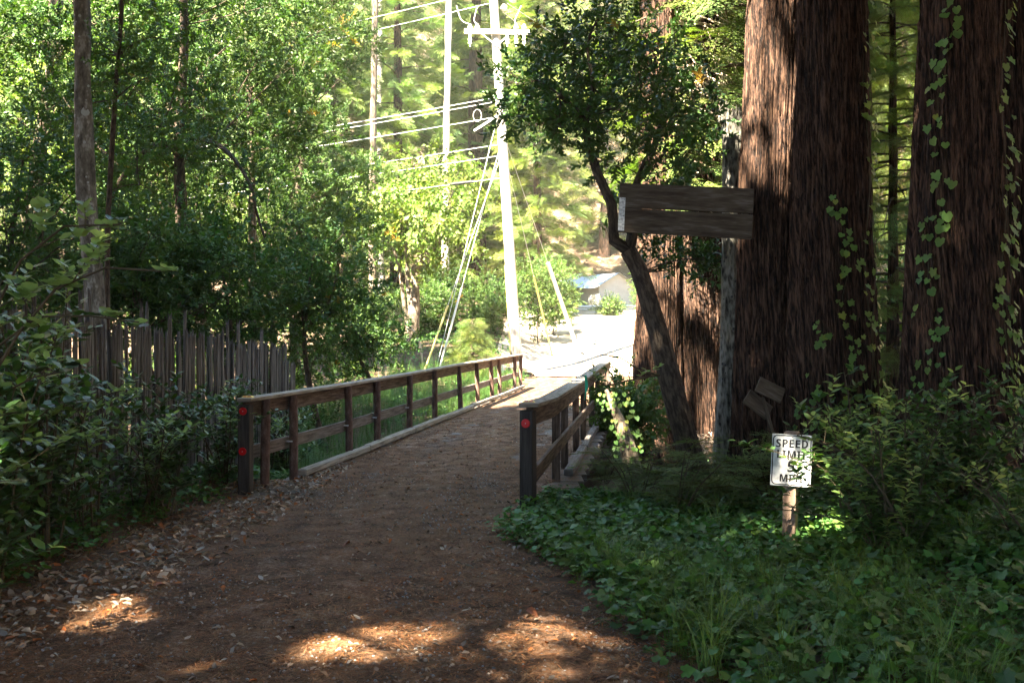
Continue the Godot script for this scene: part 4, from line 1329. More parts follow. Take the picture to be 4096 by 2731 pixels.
	mb = MB.new()
	mb.off = t.position
	furrowed(mb, [[W(2.95, -0.1, 13.4), 0.24], [W(2.97, 1.2, 13.4), 0.17], [W(2.98, 2.6, 13.4), 0.15], [S(2935, 560, 13.4), 0.145], [S(2922, 470, 13.4), 0.15]], 70, 120, 0.012, 1.6, 91.0)
	obj("trunk", mb.mesh(), M.snag_wood, t)
	mb = MB.new()
	mb.off = t.position
	for i in 16:                                   # splintered rim
		var a := TAU * i / 16.0
		var b := S(2922, 470, 13.4) + Vector3(cos(a), 0, sin(a)) * 0.13
		var hgt := rr(0.05, 0.16) + 0.16 * maxf(0, -cos(a))
		tube(mb, [b - Vector3(0, 0.05, 0), b + Vector3(rr(-0.02, 0.02), hgt, rr(-0.02, 0.02))], [0.034, 0.006], 4, Color.WHITE, true)
	obj("splintered_rim", mb.mesh(), M.snag_wood, t)
	mb = MB.new()
	mb.off = t.position
	for i in 90:                                    # woodpecker holes and knots
		var a := rr(0.1, PI - 0.1)
		var y := rr(0.6, 4.5)
		var c := W(2.975, y, 13.4) + Vector3(cos(a), 0, sin(a)) * (0.15 if y > 1.5 else 0.18)
		lathe(mb, c, Vector3(cos(a), 0, sin(a)), [[-0.02, 0.0], [0.01, rr(0.008, 0.022)], [0.018, 0.003]], 6)
	obj("knots", mb.mesh(), M.black_rubber, t)

func creek_bank() -> void:
	var a := S(2425, 1560, 16.2); var b := S(2535, 1900, 15.6)
	var t := thing("leaning_stump", "pale sunlit stump leaning over the creek beside the railing with ivy on it", "stump", b)
	var mb := MB.new()
	mb.off = b
	tube(mb, smooth([b - Vector3(-0.1, 0.6, 0), b, b.lerp(a, 0.5) + Vector3(0.06, 0, 0), a], 16), radii(0.22, 0.03, 16), 14, Color.WHITE, true, 0.35)
	obj("trunk", mb.mesh(), M.bark_tan, t)
	for i in 140:
		var p := b.lerp(a, rr(-0.3, 1.0)) + Vector3(rr(-0.2, 0.35), 0, rr(0.1, 0.22))
		var o := obj("leaf", P.ivy_leaf[rng.randi() % 5], M["ivy_%d" % (rng.randi() % 6)], t)
		var nor := (Vector3(rr(-0.5, 0.5), 0.5, 1)).normalized()
		var dn := Vector3(rr(-0.5, 0.5), -1, 0)
		dn = (dn - nor * dn.dot(nor)).normalized()
		o.transform = Transform3D(Basis(dn.cross(nor), dn, nor) * rr(0.05, 0.1), p - b)
	var c := W(4.15, terrain(4.1, 19.6), 19.6)
	t = thing("root_tangle", "sunlit tangle of dry roots and straw on the bank beside the double redwood", "roots", c)
	mb = MB.new()
	mb.off = c
	for i in 420:
		var s := c + Vector3(rr(-0.7, 0.6), rr(-0.2, 1.1), rr(-0.4, 0.4))
		var e := s + Vector3(rr(-0.35, 0.35), rr(-0.5, 0.1), rr(0.0, 0.35))
		tube(mb, [s, s.lerp(e, 0.5) + Vector3(0, 0.06, 0.04), e], [0.008, 0.006, 0.003], 3, Color.WHITE, false)
	obj("roots", mb.mesh(), M.dead_twig, t).set_meta("kind", "stuff")

func leaning_oak() -> void:
	var d := 13.2
	var main := [S(2790, 1960, d), S(2745, 1760, d), S(2690, 1560, d), S(2622, 1290, d), S(2562, 1090, d), S(2512, 1000, d)]
	main[0].y = -0.2
	var left := [S(2512, 1000, d), S(2468, 985, d), S(2448, 930, d), S(2456, 850, d), S(2420, 760, d), S(2385, 680, d), S(2352, 560, d), S(2330, 470, d - 0.3), S(2240, 380, d - 0.8)]
	var right := [S(2515, 1005, d), S(2530, 930, d), S(2518, 830, d + 0.2), S(2560, 700, d + 0.3), S(2640, 520, d + 0.4), S(2640, 360, d + 0.5)]
	var up := [S(2352, 560, d), S(2345, 470, d), S(2372, 350, d), S(2350, 180, d), S(2400, 60, d)]
	var clumps := []
	for c in [[2110, 400, 90], [2180, 290, 100], [2250, 420, 95], [2290, 250, 110], [2390, 180, 110], [2360, 330, 100], [2470, 260, 110], [2560, 330, 110], [2620, 220, 95], [2680, 390, 95], [2500, 440, 95], [2700, 500, 75], [2160, 500, 70], [2260, 130, 90], [2330, 60, 80], [2420, 520, 70], [2740, 440, 70], [2080, 320, 70], [2230, 520, 75], [2480, 90, 80], [2590, 480, 85], [2640, 620, 65], [2780, 330, 70], [2790, 480, 60], [2750, 600, 60], [2050, 470, 40], [2390, 640, 30], [2440, 400, 100], [2330, 430, 90], [2200, 200, 80], [2560, 160, 90], [2300, 500, 70]]:
		var dd := d + rr(-1.1, 0.9)
		clumps.append([S(c[0], c[1], dd), c[2] / F * dd * 1.45, int(c[2] * 0.33)])
	for c in [[2580, 980, 45], [2680, 1000, 50], [2750, 1030, 45], [2820, 1080, 45], [2860, 1030, 40], [2480, 800, 25], [2465, 660, 22], [2400, 690, 20], [2720, 760, 50]]:
		clumps.append([S(c[0], c[1], d + 0.4), c[2] / F * d, int(c[2] * 0.35)])
	broadleaf("leaning_oak", "dark leaning oak with a forked trunk and glossy leaves in front of the clearing", main, 0.17, 0.11, "bark_dark", [[left, 0.085, 0.03], [right, 0.08, 0.02], [up, 0.04, 0.012]], clumps, "oak", OAK, Vector2(0.8, 1.2), "", false, 0.004, "glossy_leaf")
	# low bough reaching over the bridge rail, with a ribbon tied to it
	var b0 := S(2640, 1500, 12.4)
	var base := W(1.9, -0.3, 12.3)
	var stems := [[[b0, S(2560, 1480, 12.2), S(2480, 1430, 12.0), S(2400, 1420, 11.8)], 0.014], [[b0, S(2520, 1520, 12.1), S(2420, 1540, 11.9), S(2330, 1500, 11.6)], 0.014]]
	leafy("low_bough", "leafy low bough hanging over the bent bridge railing", "branch", b0, stems, 2.6, Vector2(0.06, 0.1), 0.42, OAK, [], 170, "glossy_leaf")
	var rb := MB.new()
	var rp := S(2342, 1500, 11.55)
	for i in 8:
		var u := i / 7.0
		var w := 0.012 + 0.006 * sin(u * 5.0)
		rb.vert(Vector3(-w + 0.012 * sin(u * 4.0), -u * 0.29, 0.01 * cos(u * 6.0)))
		rb.vert(Vector3(w + 0.012 * sin(u * 4.0), -u * 0.29, -0.01 * cos(u * 6.0)))
	for i in 7: rb.quad(i * 2, i * 2 + 2, i * 2 + 3, i * 2 + 1)
	var o := obj("ribbon", rb.mesh(), M.green_ribbon)
	o.position = rp
	tag(o, "strip of green flagging ribbon tied to the bough over the railing", "ribbon")

# ---------- ivy climbing the trunks ----------
func climbing_ivy(label: String, path: Array, r_of: Callable, c_of: Callable, n: int, spread: float, sz: Vector2) -> void:
	var base: Vector3 = c_of.call(0.3)
	var t := thing("climbing_ivy", label, "ivy", base, "ivy on the redwood trunks")
	if not P.has("ivy_leaf"):
		P.ivy_leaf = []
		for k in 5:
			var mb := MB.new()
			lobed(mb, Vector3.ZERO, Vector3(0, 1, 0), Vector3(0, 0, 1), 1.0, IVY if k < 3 else IVY_B, Color.WHITE, rr(0.03, 0.1))
			P.ivy_leaf.append(mb.mesh())
		for k in 6:
			var m: StandardMaterial3D = M.leaf.duplicate()
			m.vertex_color_use_as_albedo = false
			m.albedo_color = vary(IVY_GREEN if k < 5 else Color(0.16, 0.2, 0.03), 0.3).linear_to_srgb()
			M["ivy_%d" % k] = m
	for strand in path:                              # each: [angle at foot, angle at top, y0, y1, share of leaves]
		var pts := []
		for i in 24:
			var u := i / 23.0
			var y := lerpf(strand[2], strand[3], u)
			var a := lerpf(strand[0], strand[1], u) + 0.12 * sin(u * 17.0 + strand[0] * 9.0)
			var c: Vector3 = c_of.call(y)
			pts.append(c + Vector3(sin(a), 0, cos(a)) * (r_of.call(y) + 0.02))
		var vm := MB.new()
		vm.off = base
		tube(vm, pts, radii(0.007, 0.003, 24), 4, Color.WHITE, false)
		obj("vine", vm.mesh(), M.stem, t)
		for i in int(n * strand[4]):
			var u := pow(rng.randf(), 1.3)
			var y := lerpf(strand[2], strand[3], u)
			var a := lerpf(strand[0], strand[1], u) + 0.12 * sin(u * 17.0 + strand[0] * 9.0) + rr(-1, 1) * spread * (1.15 - 0.6 * u)
			var c: Vector3 = c_of.call(y)
			var out := Vector3(sin(a), 0, cos(a))
			var p: Vector3 = c + out * (r_of.call(y) + rr(0.04, 0.11))
			var nor := (out + Vector3(0, rr(0.1, 0.7), 0) + rdir() * 0.35).normalized()
			var down := (Vector3(0, -1, 0) + out * 0.25 + rdir() * 0.5)
			down = (down - nor * down.dot(nor)).normalized()
			var x := down.cross(nor)
			var o := obj("leaf", P.ivy_leaf[rng.randi() % 5], M["ivy_%d" % (rng.randi() % 6 if rng.randf() < 0.35 else rng.randi() % 5)], t)
			o.transform = Transform3D(Basis(x, down, nor) * rr(sz.x, sz.y), p - base)

func vegetation_near() -> void:
	climbing_ivy("ivy strands climbing the thick dark redwood beside the sunlit one", [[0.5, 0.75, 0.3, 6.2, 0.42], [0.15, -0.1, 0.3, 3.4, 0.33], [-0.9, -0.6, 0.2, 1.9, 0.15], [0.75, 1.0, 0.4, 5.6, 0.2]], func(y: float) -> float: return lerpf(0.56, 0.41, clampf(y / 5.0, 0, 1)), func(y: float) -> Vector3: return W(3.87, y, 12.0), 230, 0.22, Vector2(0.06, 0.11))
	climbing_ivy("dense ivy climbing the massive redwood near the picture edge", [[0.55, 0.75, 0.5, 5.4, 0.4], [-0.95, -0.75, 0.5, 5.0, 0.35], [0.9, 0.9, 0.4, 3.0, 0.3]], func(y: float) -> float: return lerpf(0.54, 0.38, clampf(y / 5.0, 0, 1)), func(y: float) -> Vector3: return W(4.43 + 0.02 * y, y, 10.0), 285, 0.3, Vector2(0.06, 0.12))
	# shrubs in front of the speed sign and under the redwoods
	var g := OAK
	leafy("tanoak_shrub", "leafy young shrub partly covering the speed limit sign", "shrub", W(2.75, 0.1, 7.0), arching(W(2.7, 0.1, 7.0), 12, 1.1, Vector3(0.75, 0, 0.3), Vector3(0.0, 0, 0)) + [[[W(2.6, 0.1, 7.0), W(2.4, 0.5, 7.2), W(2.02, 0.64, 7.35)], 0.008], [[W(2.6, 0.1, 7.0), W(2.45, 0.6, 7.1), W(2.05, 0.8, 7.3)], 0.008], [[W(2.6, 0.1, 7.0), W(2.4, 0.35, 7.2), W(1.85, 0.42, 7.4)], 0.008]], 13.0, Vector2(0.055, 0.095), 0.44, g, [], 300, "leaf", "shrubs under the redwoods")
	leafy("tanoak_shrub", "upright shrub with tall shoots in front of the thick dark redwood", "shrub", W(2.9, 0.1, 8.2), arching(W(2.9, 0.15, 8.2), 9, 1.25, Vector3(0.5, 0, 0.3), Vector3(0.0, 0, 0)), 11.0, Vector2(0.06, 0.1), 0.42, g, [], 220, "leaf", "shrubs under the redwoods")
	leafy("tanoak_shrub", "broad shrub below the massive ivy-draped redwood", "shrub", W(3.7, 0.2, 8.0), arching(W(3.65, 0.2, 7.9), 14, 1.05, Vector3(0.8, 0, 0.4), Vector3(0.0, 0, 0)), 13.0, Vector2(0.06, 0.1), 0.42, g, [], 300, "leaf", "shrubs under the redwoods")
	leafy("tanoak_shrub", "low shrub at the picture edge in deep shade", "shrub", W(3.6, 0.1, 6.6), arching(W(3.6, 0.1, 6.6), 10, 0.7, Vector3(0.7, 0, 0.4), Vector3(0.0, 0, 0)), 12.0, Vector2(0.05, 0.085), 0.42, g, [], 150, "leaf", "shrubs under the redwoods")
	# thickets on the fence side
	var gl := OAK
	leafy("hazel_shrub", "hazel with round toothed leaves reaching in above the fence", "shrub", W(-2.9, 0.2, 4.7), [[[W(-2.9, 0.2, 4.7), W(-2.6, 1.3, 4.8), W(-2.2, 1.95, 4.9), W(-1.75, 2.0, 4.95)], 0.014], [[W(-2.9, 0.2, 4.7), W(-2.7, 1.4, 4.9), W(-2.4, 2.15, 5.0), W(-2.0, 2.25, 5.1)], 0.014], [[W(-2.95, 0.2, 4.8), W(-2.8, 1.2, 5.0), W(-2.5, 1.75, 5.1), W(-1.95, 1.75, 5.2)], 0.012], [[W(-2.95, 0.2, 4.8), W(-2.8, 1.0, 5.0), W(-2.6, 1.4, 5.1), W(-2.3, 1.5, 5.2)], 0.012]], 6.0, Vector2(0.05, 0.085), 0.9, Color(0.052, 0.115, 0.034), ROUND, 300, "glossy_leaf", "", 0.9)
	leafy("tanoak_shrub", "big-leaved shrub filling the picture edge in front of the fence", "shrub", W(-3.1, 0.0, 6.0), arching(W(-3.35, 0, 6.2), 16, 1.7, Vector3(0.5, 0, 0.6), Vector3(0.1, 0, 0)), 10.0, Vector2(0.075, 0.125), 0.42, gl, [], 300, "glossy_leaf", "shrubs along the fence")
	leafy("tanoak_shrub", "tall shrub spilling over the fence top", "shrub", W(-3.65, 0.0, 7.6), arching(W(-3.65, 0, 7.6), 16, 2.2, Vector3(0.5, 0, 0.9), Vector3(0.1, 0, 0)), 9.0, Vector2(0.07, 0.115), 0.42, gl, [], 300, "glossy_leaf", "shrubs along the fence")
	leafy("tanoak_shrub", "low spreading shrub in front of the middle of the fence", "shrub", W(-3.45, 0.0, 9.6), arching(W(-3.45, 0, 9.6), 15, 1.25, Vector3(0.4, 0, 1.0), Vector3(0.1, 0, 0)), 10.0, Vector2(0.06, 0.1), 0.42, gl, [], 260, "glossy_leaf", "shrubs along the fence")
	leafy("tanoak_shrub", "shrub leaning against the nearer part of the fence", "shrub", W(-3.6, 0.0, 8.5), arching(W(-3.6, 0, 8.3), 6, 1.6, Vector3(0.35, 0, 0.5), Vector3(0.1, 0, 0)), 10.0, Vector2(0.06, 0.105), 0.42, gl, [], 220, "glossy_leaf", "shrubs along the fence")
	leafy("tanoak_shrub", "shrub between the fence and the red-reflector end post", "shrub", W(-3.4, -0.1, 11.8), arching(W(-3.4, -0.1, 11.6), 13, 1.3, Vector3(0.35, 0, 1.0), Vector3(0.05, 0, 0)), 10.0, Vector2(0.06, 0.095), 0.42, gl, [], 200, "glossy_leaf", "shrubs along the fence")
	leafy("tanoak_shrub", "shrub behind the first panels of the long railing", "shrub", W(-3.3, -0.4, 14.5), arching(W(-3.35, -0.4, 14.6), 14, 1.3, Vector3(0.4, 0, 1.3), Vector3(0.0, 0, 0)), 10.0, Vector2(0.06, 0.095), 0.42, gl, [], 100, "glossy_leaf", "shrubs along the fence")

func scatter(n: int, x0: float, x1: float, d0: float, d1: float, ok: Callable, sc: Vector2, col: Color, k: float, tilt := 0.3, lift := 0.0, bias := 1.0) -> Array:
	var xf := []
	var cols := PackedColorArray()
	for i in n:
		var d := lerpf(d0, d1, pow(rng.randf(), bias))
		var x := rr(x0, x1)
		if absf(x) > 0.56 * d + 0.6: continue
		if not ok.call(x, d): continue
		var b := Basis.IDENTITY.rotated(Vector3.UP, rr(0, TAU)).rotated(Vector3.RIGHT, rr(-tilt, tilt)).rotated(Vector3.BACK, rr(-tilt, tilt))
		xf.append(Transform3D(b * rr(sc.x, sc.y), W(x, terrain(x, d) + lift, d)))
		cols.append(vary(col, k, 0.2))
	return [xf, cols]
func stuff(called: String, label: String, category: String, kinds: Array, m: String, a: Array) -> void:
	var t := thing(called, label, category)
	t.set_meta("kind", "stuff")
	for k in kinds.size():
		var xf := []
		var cols := PackedColorArray()
		for i in range(k, a[0].size(), kinds.size()):
			xf.append(a[0][i]); cols.append(a[1][i])
		if xf.size(): multi(called + "_patch", kinds[k], M[m], xf, cols, t)
func off_track(x: float, d: float, m: float) -> bool:
	var e := m + 0.35 * nz.get_noise_2d(x * 50.0, d * 50.0)
	return x < table(EL, d) - e or x > table(ER, d) + e
func ground_cover() -> void:
	var ivy := scatter(11000, -0.3, 8.5, 4.0, 15.0, func(x: float, d: float) -> bool: return x > table(ER, d) + 0.12 + 0.3 * nz.get_noise_2d(x * 50.0, d * 50.0), Vector2(0.75, 1.25), IVY_GREEN, 0.4, 0.3, 0.0, 0.8)
	stuff("ivy_ground_cover", "dense green ivy covering the ground below the redwoods", "ivy", P.ivy, "leaf", ivy)
	var ivl := scatter(2200, -7.0, -2.6, 6.5, 17.0, func(x: float, d: float) -> bool: return x < table(EL, d) - 0.15 - 0.5 * absf(nz.get_noise_2d(x * 60.0, d * 60.0)), Vector2(0.7, 1.15), IVY_GREEN, 0.4, 0.3)
	stuff("ivy_ground_cover", "ivy along the foot of the fence and railing", "ivy", P.ivy, "leaf", ivl)
	var ivf := scatter(2600, -6.0, 9.0, 14.5, 42.0, func(x: float, d: float) -> bool: return off_track(x, d, 0.25) and not (x > 0.0 and x < 9.0 and d > 37.0), Vector2(0.9, 1.6), IVY_GREEN, 0.45, 0.3)
	stuff("bank_plants", "low leafy plants on the creek banks round the bridge", "ground plants", P.ivy, "leaf", ivf)
	var ug := scatter(5200, -30.0, -3.95, 9.0, 50.0, func(x: float, d: float) -> bool: return x < left_x(minf(d, 31.0)) - 1.2 and nz.get_noise_2d(x * 25.0, d * 25.0) > -0.22, Vector2(1.0, 2.0), SMALL, 0.4, 0.5, 0.0, 0.75)
	for i in ug[0].size(): ug[0][i].origin.y += 0.9 * pow(rng.randf(), 1.5)
	stuff("undergrowth", "tangled leafy undergrowth on the floor of the wood beyond the fence", "undergrowth", P.small, "leaf", ug)
	var ht := scatter(3800, -5.5, 0.6, 14.0, 33.5, func(x: float, d: float) -> bool: return x < left_x(d) - 0.15 and x > left_x(d) - 4.5, Vector2(0.6, 1.4), Color(0.09, 0.175, 0.045), 0.3, 0.2)
	stuff("horsetail", "feathery bright green horsetails behind the long railing", "horsetail", P.horsetail, "needles", ht)
	var gr := scatter(560, 0.2, 4.5, 4.2, 7.6, func(x: float, d: float) -> bool: return x > table(ER, d) + 0.2 and nz.get_noise_2d(x * 40.0 + 9.0, d * 40.0) > -0.05 - 0.25 * sm(5.2, 4.3, d), Vector2(0.6, 1.15), Color(0.13, 0.21, 0.045), 0.35, 0.2)
	stuff("grass", "long arching grass growing through the ivy", "grass", P.grass, "leaf", gr)
	var clump := [[1.25, 7.2, "bright grass clump in the ivy beside the track"], [0.72, 6.9, "small grass clump at the ivy edge of the track"], [1.7, 8.3, "tall grass clump left of the speed limit sign"], [1.15, 10.0, "dry arching grass clump under the bent railing"], [0.95, 4.9, "light grass clump at the foot of the picture beside grey litter"]]
	for c in clump:
		var o := obj("grass_clump", P.grass[rng.randi() % 3], M.grass_blade)
		o.position = W(c[0], terrain(c[0], c[1]), c[1])
		o.scale = Vector3.ONE * rr(1.2, 1.6)
		tag(o, c[2], "grass", "grass clumps beside the track")
	# dead leaves and needles on the track
	var lit := scatter(11000, -5.0, 3.0, 4.0, 21.0, func(x: float, d: float) -> bool: return rng.randf() < 0.5 + 0.5 * sm(0.9, 0.0, minf(absf(x - table(EL, d)), absf(x - table(ER, d)))), Vector2(0.3, 0.85), Color(0.25, 0.18, 0.13), 0.6, 0.4, 0.028, 1.15)
	var edge := scatter(5200, -4.6, -2.2, 4.5, 14.0, func(x: float, d: float) -> bool: return absf(x - table(EL, d) - 0.15) < 0.75 * sqrt(rng.randf()), Vector2(0.65, 1.25), Color(0.3, 0.23, 0.17), 0.45, 0.6, 0.02)
	lit[0].append_array(edge[0]); lit[1].append_array(edge[1])
	for i in lit[0].size():
		var p: Vector3 = lit[0][i].origin
		lit[0][i].origin.y = maxf(p.y, table(PY, -p.z) + 0.015 if p.x > table(EL, -p.z) and p.x < table(ER, -p.z) else p.y) + 0.006
		if rng.randf() < 0.12: lit[1][i] = vary(Color(0.34, 0.12, 0.04), 0.3)
		elif rng.randf() < 0.18: lit[1][i] = vary(Color(0.36, 0.31, 0.25), 0.3)
	stuff("dead_leaves", "scattered curled dead leaves on the track and its edges", "dead leaves", P.dead, "dry", lit)
	var nd := scatter(22000, -5.0, 1.8, 4.0, 16.0, func(x: float, d: float) -> bool: return x < table(ER, d) + 0.3, Vector2(0.7, 1.4), Color(0.23, 0.115, 0.055), 0.6, 0.05, 0.03, 1.5)
	for i in nd[0].size():
		var p: Vector3 = nd[0][i].origin
		nd[0][i].origin.y = (table(PY, -p.z) + 0.012) if p.x > table(EL, -p.z) else p.y
	stuff("needle_litter", "rust-brown shed redwood needles over the track", "needles", P.needles, "dry", nd)
	var pb := scatter(9000, -4.0, 1.6, 4.0, 13.0, func(x: float, d: float) -> bool: return x > table(EL, d) + 0.3 and x < table(ER, d) - 0.05 and nz.get_noise_2d(x * 30.0 + 50, d * 30.0) > -0.1, Vector2(0.003, 0.012), Color(0.3, 0.28, 0.26), 0.5, 0.5, 0.0, 1.4)
	for i in pb[0].size():
		var p: Vector3 = pb[0][i].origin
		pb[0][i].origin.y = table(PY, -p.z) + 0.01
	stuff("gravel", "small pale gravel bedded in the track", "gravel", P.pebble, "stone", pb)
	var straw := scatter(420, 0.3, 1.7, 4.3, 6.2, func(x: float, d: float) -> bool: return absf(x - table(ER, d) - 0.05) < 0.4 and nz.get_noise_2d(x * 80.0, d * 80.0 + 30.0) > -0.05, Vector2(0.7, 1.5), Color(0.32, 0.33, 0.35), 0.3, 0.1, 0.012)
	stuff("grey_straw", "bleached grey straw at the track edge in front of the ivy", "straw", P.needles, "dry", straw)
	for c in [[0.12, 5.97, "single large rust-brown fallen leaf lying on the track"], [-1.35, 8.1, "dark brown curled leaf standing on the track"], [-2.35, 6.65, "orange-brown curled leaf at the litter edge in the sun"]]:
		var o := obj("fallen_leaf", P.dead[1], M.rust_leaf)
		o.position = W(c[0], table(PY, c[1]) + 0.03, c[1])
		o.rotation = Vector3(rr(-0.3, 0.3), rr(0, TAU), rr(0.2, 0.6))
		o.scale = Vector3(1.4, 1.4, 1.3)
		tag(o, c[2], "leaf", "")
	# redwood sprouts and fern-like sprays low between bridge and shrubs
	var k := 0
	for c in [[1.35, 10.6, "below the bent railing"], [1.75, 11.2, "at the foot of the leaning oak"], [2.2, 10.4, "between the oak and the broken sign"], [1.55, 9.4, "in the ivy left of the speed sign"], [2.5, 9.6, "under the broken sign"], [3.3, 9.6, "behind the upright shrub"], [2.1, 13.5, "on the creek bank behind the oak"], [2.9, 15.5, "on the sunny bank below the broad redwood"], [2.2, 17.5, "on the sunlit creek bank beside the railing"], [1.9, 20.5, "near the far end of the short railing"]]:
		var base := W(c[0], terrain(c[0], c[1]), c[1])
		var t := thing("redwood_sprout", "feathery redwood sprout " + c[2], "sapling", base, "redwood sprouts")
		var xf := []
		var cols := PackedColorArray()
		var st := MB.new()
		for s in 7:
			var e := Vector3(rr(-0.5, 0.5), rr(0.35, 0.85), rr(-0.4, 0.4))
			tube(st, [Vector3.ZERO, e * 0.5 + Vector3(0, 0.08, 0), e], [0.008, 0.006, 0.002], 4, Color.WHITE, false)
			for q in 10:
				var a := rr(0, TAU)
				xf.append(along(base + e * rr(0.25, 1.0), Vector3(cos(a), rr(-0.1, 0.35), sin(a)), rr(0.8, 1.4), rr(-0.3, 0.3)))
				cols.append(vary(REDWOOD, 0.3))
		obj("stems", st.mesh(), M.stem, t)
		multi("foliage", P.sprout[0], M.needles, xf, cols, t)

# ---------- forest ----------
func young_conifer() -> void:
	var d := 33.5
	var base := S(1892, 1440, d)
	base.y = terrain(base.x, d)
	redwood("young_redwood", "bushy young redwood standing behind the railing near the utility pole", base, 2.05, 0.035, 0.1, 1.05, 90, 14, "fine_spray", REDWOOD, 1.0)

func forest_left() -> void:
	var leaf_of := {"oak": OAK, "bay": BAY, "small": SMALL, "maple": MAPLE}
	# grey trunk behind the fence
	broadleaf("tanoak_tree", "smooth grey trunk with pale lichen rising behind the fence", [S(395, 1420, 13.5) * Vector3(1, 0, 1) + Vector3(0, -0.2, 0), S(375, 1150, 13.5), S(345, 800, 13.5), S(332, 400, 13.5), S(322, 0, 13.5), W(-5.95, 9, 13.4), W(-6.0, 13, 13.3)], 0.15, 0.06, "bark_grey", [], cloud_of(W(-5.6, 10.5, 13.5), Vector3(3.0, 3.0, 3.0), 34, Vector2(0.5, 0.9), 60), "oak", OAK, Vector2(1.0, 1.5), "", true)
	var grey: Node3D = get_node("tanoak_tree")
	var lich := MB.new()
	lich.off = grey.position
	for i in 26:
		var py := rr(20.0, 1120.0)
		var c := S(lerpf(322.0, 376.0, pow(py / 1150.0, 1.5)), py, 13.5)
		var an := rr(-1.1, 1.1)
		var out := Vector3(sin(an), 0, cos(an))
		var rad := lerpf(0.098, 0.145, py / 1150.0) + 0.012
		lobed(lich, c + out * rad, Vector3(rr(-0.4, 0.4), 1, 0), out, rr(0.02, 0.055) if i > 0 else 0.12, ROUND, Color.WHITE, 0.0)
	tag(obj("lichen", lich.mesh(), M.lichen, grey), "pale lichen patches on the grey bark", "", "", "stuff")
	broadleaf("tanoak_tree", "slim dark sapling trunk next to the smooth grey trunk", [S(425, 1300, 14.2) * Vector3(1, 0, 1), S(428, 1000, 14.2), S(440, 700, 14.2), S(462, 350, 14.2), S(486, 0, 14.2), W(-5.5, 8.5, 14.2)], 0.045, 0.025, "bark_dark", [[[S(455, 400, 14.2), S(560, 320, 14.4), S(700, 300, 14.8)], 0.012, 0.004], [[S(470, 220, 14.2), S(600, 150, 14.4), S(760, 180, 15)], 0.012, 0.004], [[S(440, 760, 14.2), S(560, 740, 14.6), S(700, 830, 15)], 0.01, 0.004]], cloud_of(S(560, 350, 14.6), Vector3(1.2, 1.6, 0.8), 16, Vector2(0.3, 0.5), 26), "small", SMALL, Vector2(0.8, 1.2), "", true)
	broadleaf("bay_tree", "pale leaning trunk partly in sun at the upper picture edge", [S(120, 1100, 22) * Vector3(1, 0, 1), S(140, 760, 22), S(165, 560, 22), S(210, 250, 22), S(222, 0, 22), W(-10.0, 12, 22)], 0.2, 0.12, "bark_tan", [], cloud_of(S(150, 330, 21), Vector3(3.2, 3.2, 1.6), 34, Vector2(0.5, 0.9), 46), "oak", OAK, Vector2(1.0, 1.5))
	# the mossy arch and the understory behind the fence
	broadleaf("bay_tree", "tree with mossy arching limbs in the middle of the wood", [S(740, 1350, 21) * Vector3(1, 0, 1), S(735, 1100, 21), S(722, 800, 21), S(715, 500, 21), S(735, 100, 21), W(-7.1, 11, 21)], 0.16, 0.07, "bark_dark", [[[S(440, 790, 20), S(510, 680, 20), S(600, 590, 20), S(660, 575, 20.4), S(722, 640, 21)], 0.06, 0.045], [[S(722, 560, 21), S(850, 570, 20.6), S(940, 640, 20.2), S(1005, 750, 20), S(1025, 850, 20), S(1060, 960, 20)], 0.06, 0.02]], cloud_of(S(720, 420, 21), Vector3(3.0, 3.4, 1.8), 40, Vector2(0.45, 0.85), 40), "oak", OAK, Vector2(0.9, 1.4), "", false, 0.004)
	broadleaf("bay_tree", "slender tree with long narrow leaves and spreading limbs", [S(1010, 1300, 24.5) * Vector3(1, 0, 1), S(1008, 1000, 24.5), S(1006, 600, 24.5), S(992, 300, 24.5), S(985, 0, 24.5), W(-6.6, 12, 24.5)], 0.11, 0.07, "bark_tan", [[[S(1002, 360, 24.5), S(1080, 280, 24.3), S(1150, 200, 24)], 0.035, 0.012], [[S(1000, 200, 24.5), S(930, 120, 24), S(860, 60, 24)], 0.03, 0.01]], cloud_of(S(1100, 300, 24.3), Vector3(1.9, 2.9, 1.6), 44, Vector2(0.4, 0.75), 34), "bay", BAY, Vector2(1.0, 1.5), "", false, 0.008)
	# middle screen of leaves between trunks
	var spots := [[90, 900, 17, 2.4, 2.2, 0, "oak", "shady oak screening the picture edge above the fence"], [560, 1080, 17.5, 1.9, 1.3, 0, "oak", "low oak filling the gap behind the slim sapling"], [880, 1180, 18.5, 1.7, 1.3, 0, "oak", "low oak with glossy leaves behind the fence end"], [1250, 1180, 21, 1.6, 1.6, 0, "oak", "bushy dark oak beyond the long railing"], [1430, 1350, 24, 1.2, 1.0, 0, "oak", "rounded dark bush beside the horsetails"], [300, 1150, 19, 1.8, 1.2, 0, "small", "small-leaved understory tree behind the grey trunk"], [1080, 900, 27, 2.2, 2.4, 0, "small", "small-leaved tree below the slender narrow-leaved one"], [650, 760, 25, 2.2, 2.0, 0, "small", "bright small-leaved tree under the mossy arch"], [1300, 800, 33, 2.0, 2.4, 0, "bay", "light green tree beside the sunlit gap"], [420, 500, 27, 2.6, 2.6, 0, "maple", "bright maple glimpsed behind the grey trunk"], [800, 150, 29, 3.0, 2.8, 0, "maple", "bright maple high in the middle of the wood"], [120, 300, 30, 3.0, 4.0, 0, "maple", "bright maple high at the picture edge"], [1180, 60, 29, 2.2, 2.4, 0, "bay", "narrow-leaved crown high beside the bright gap"]]
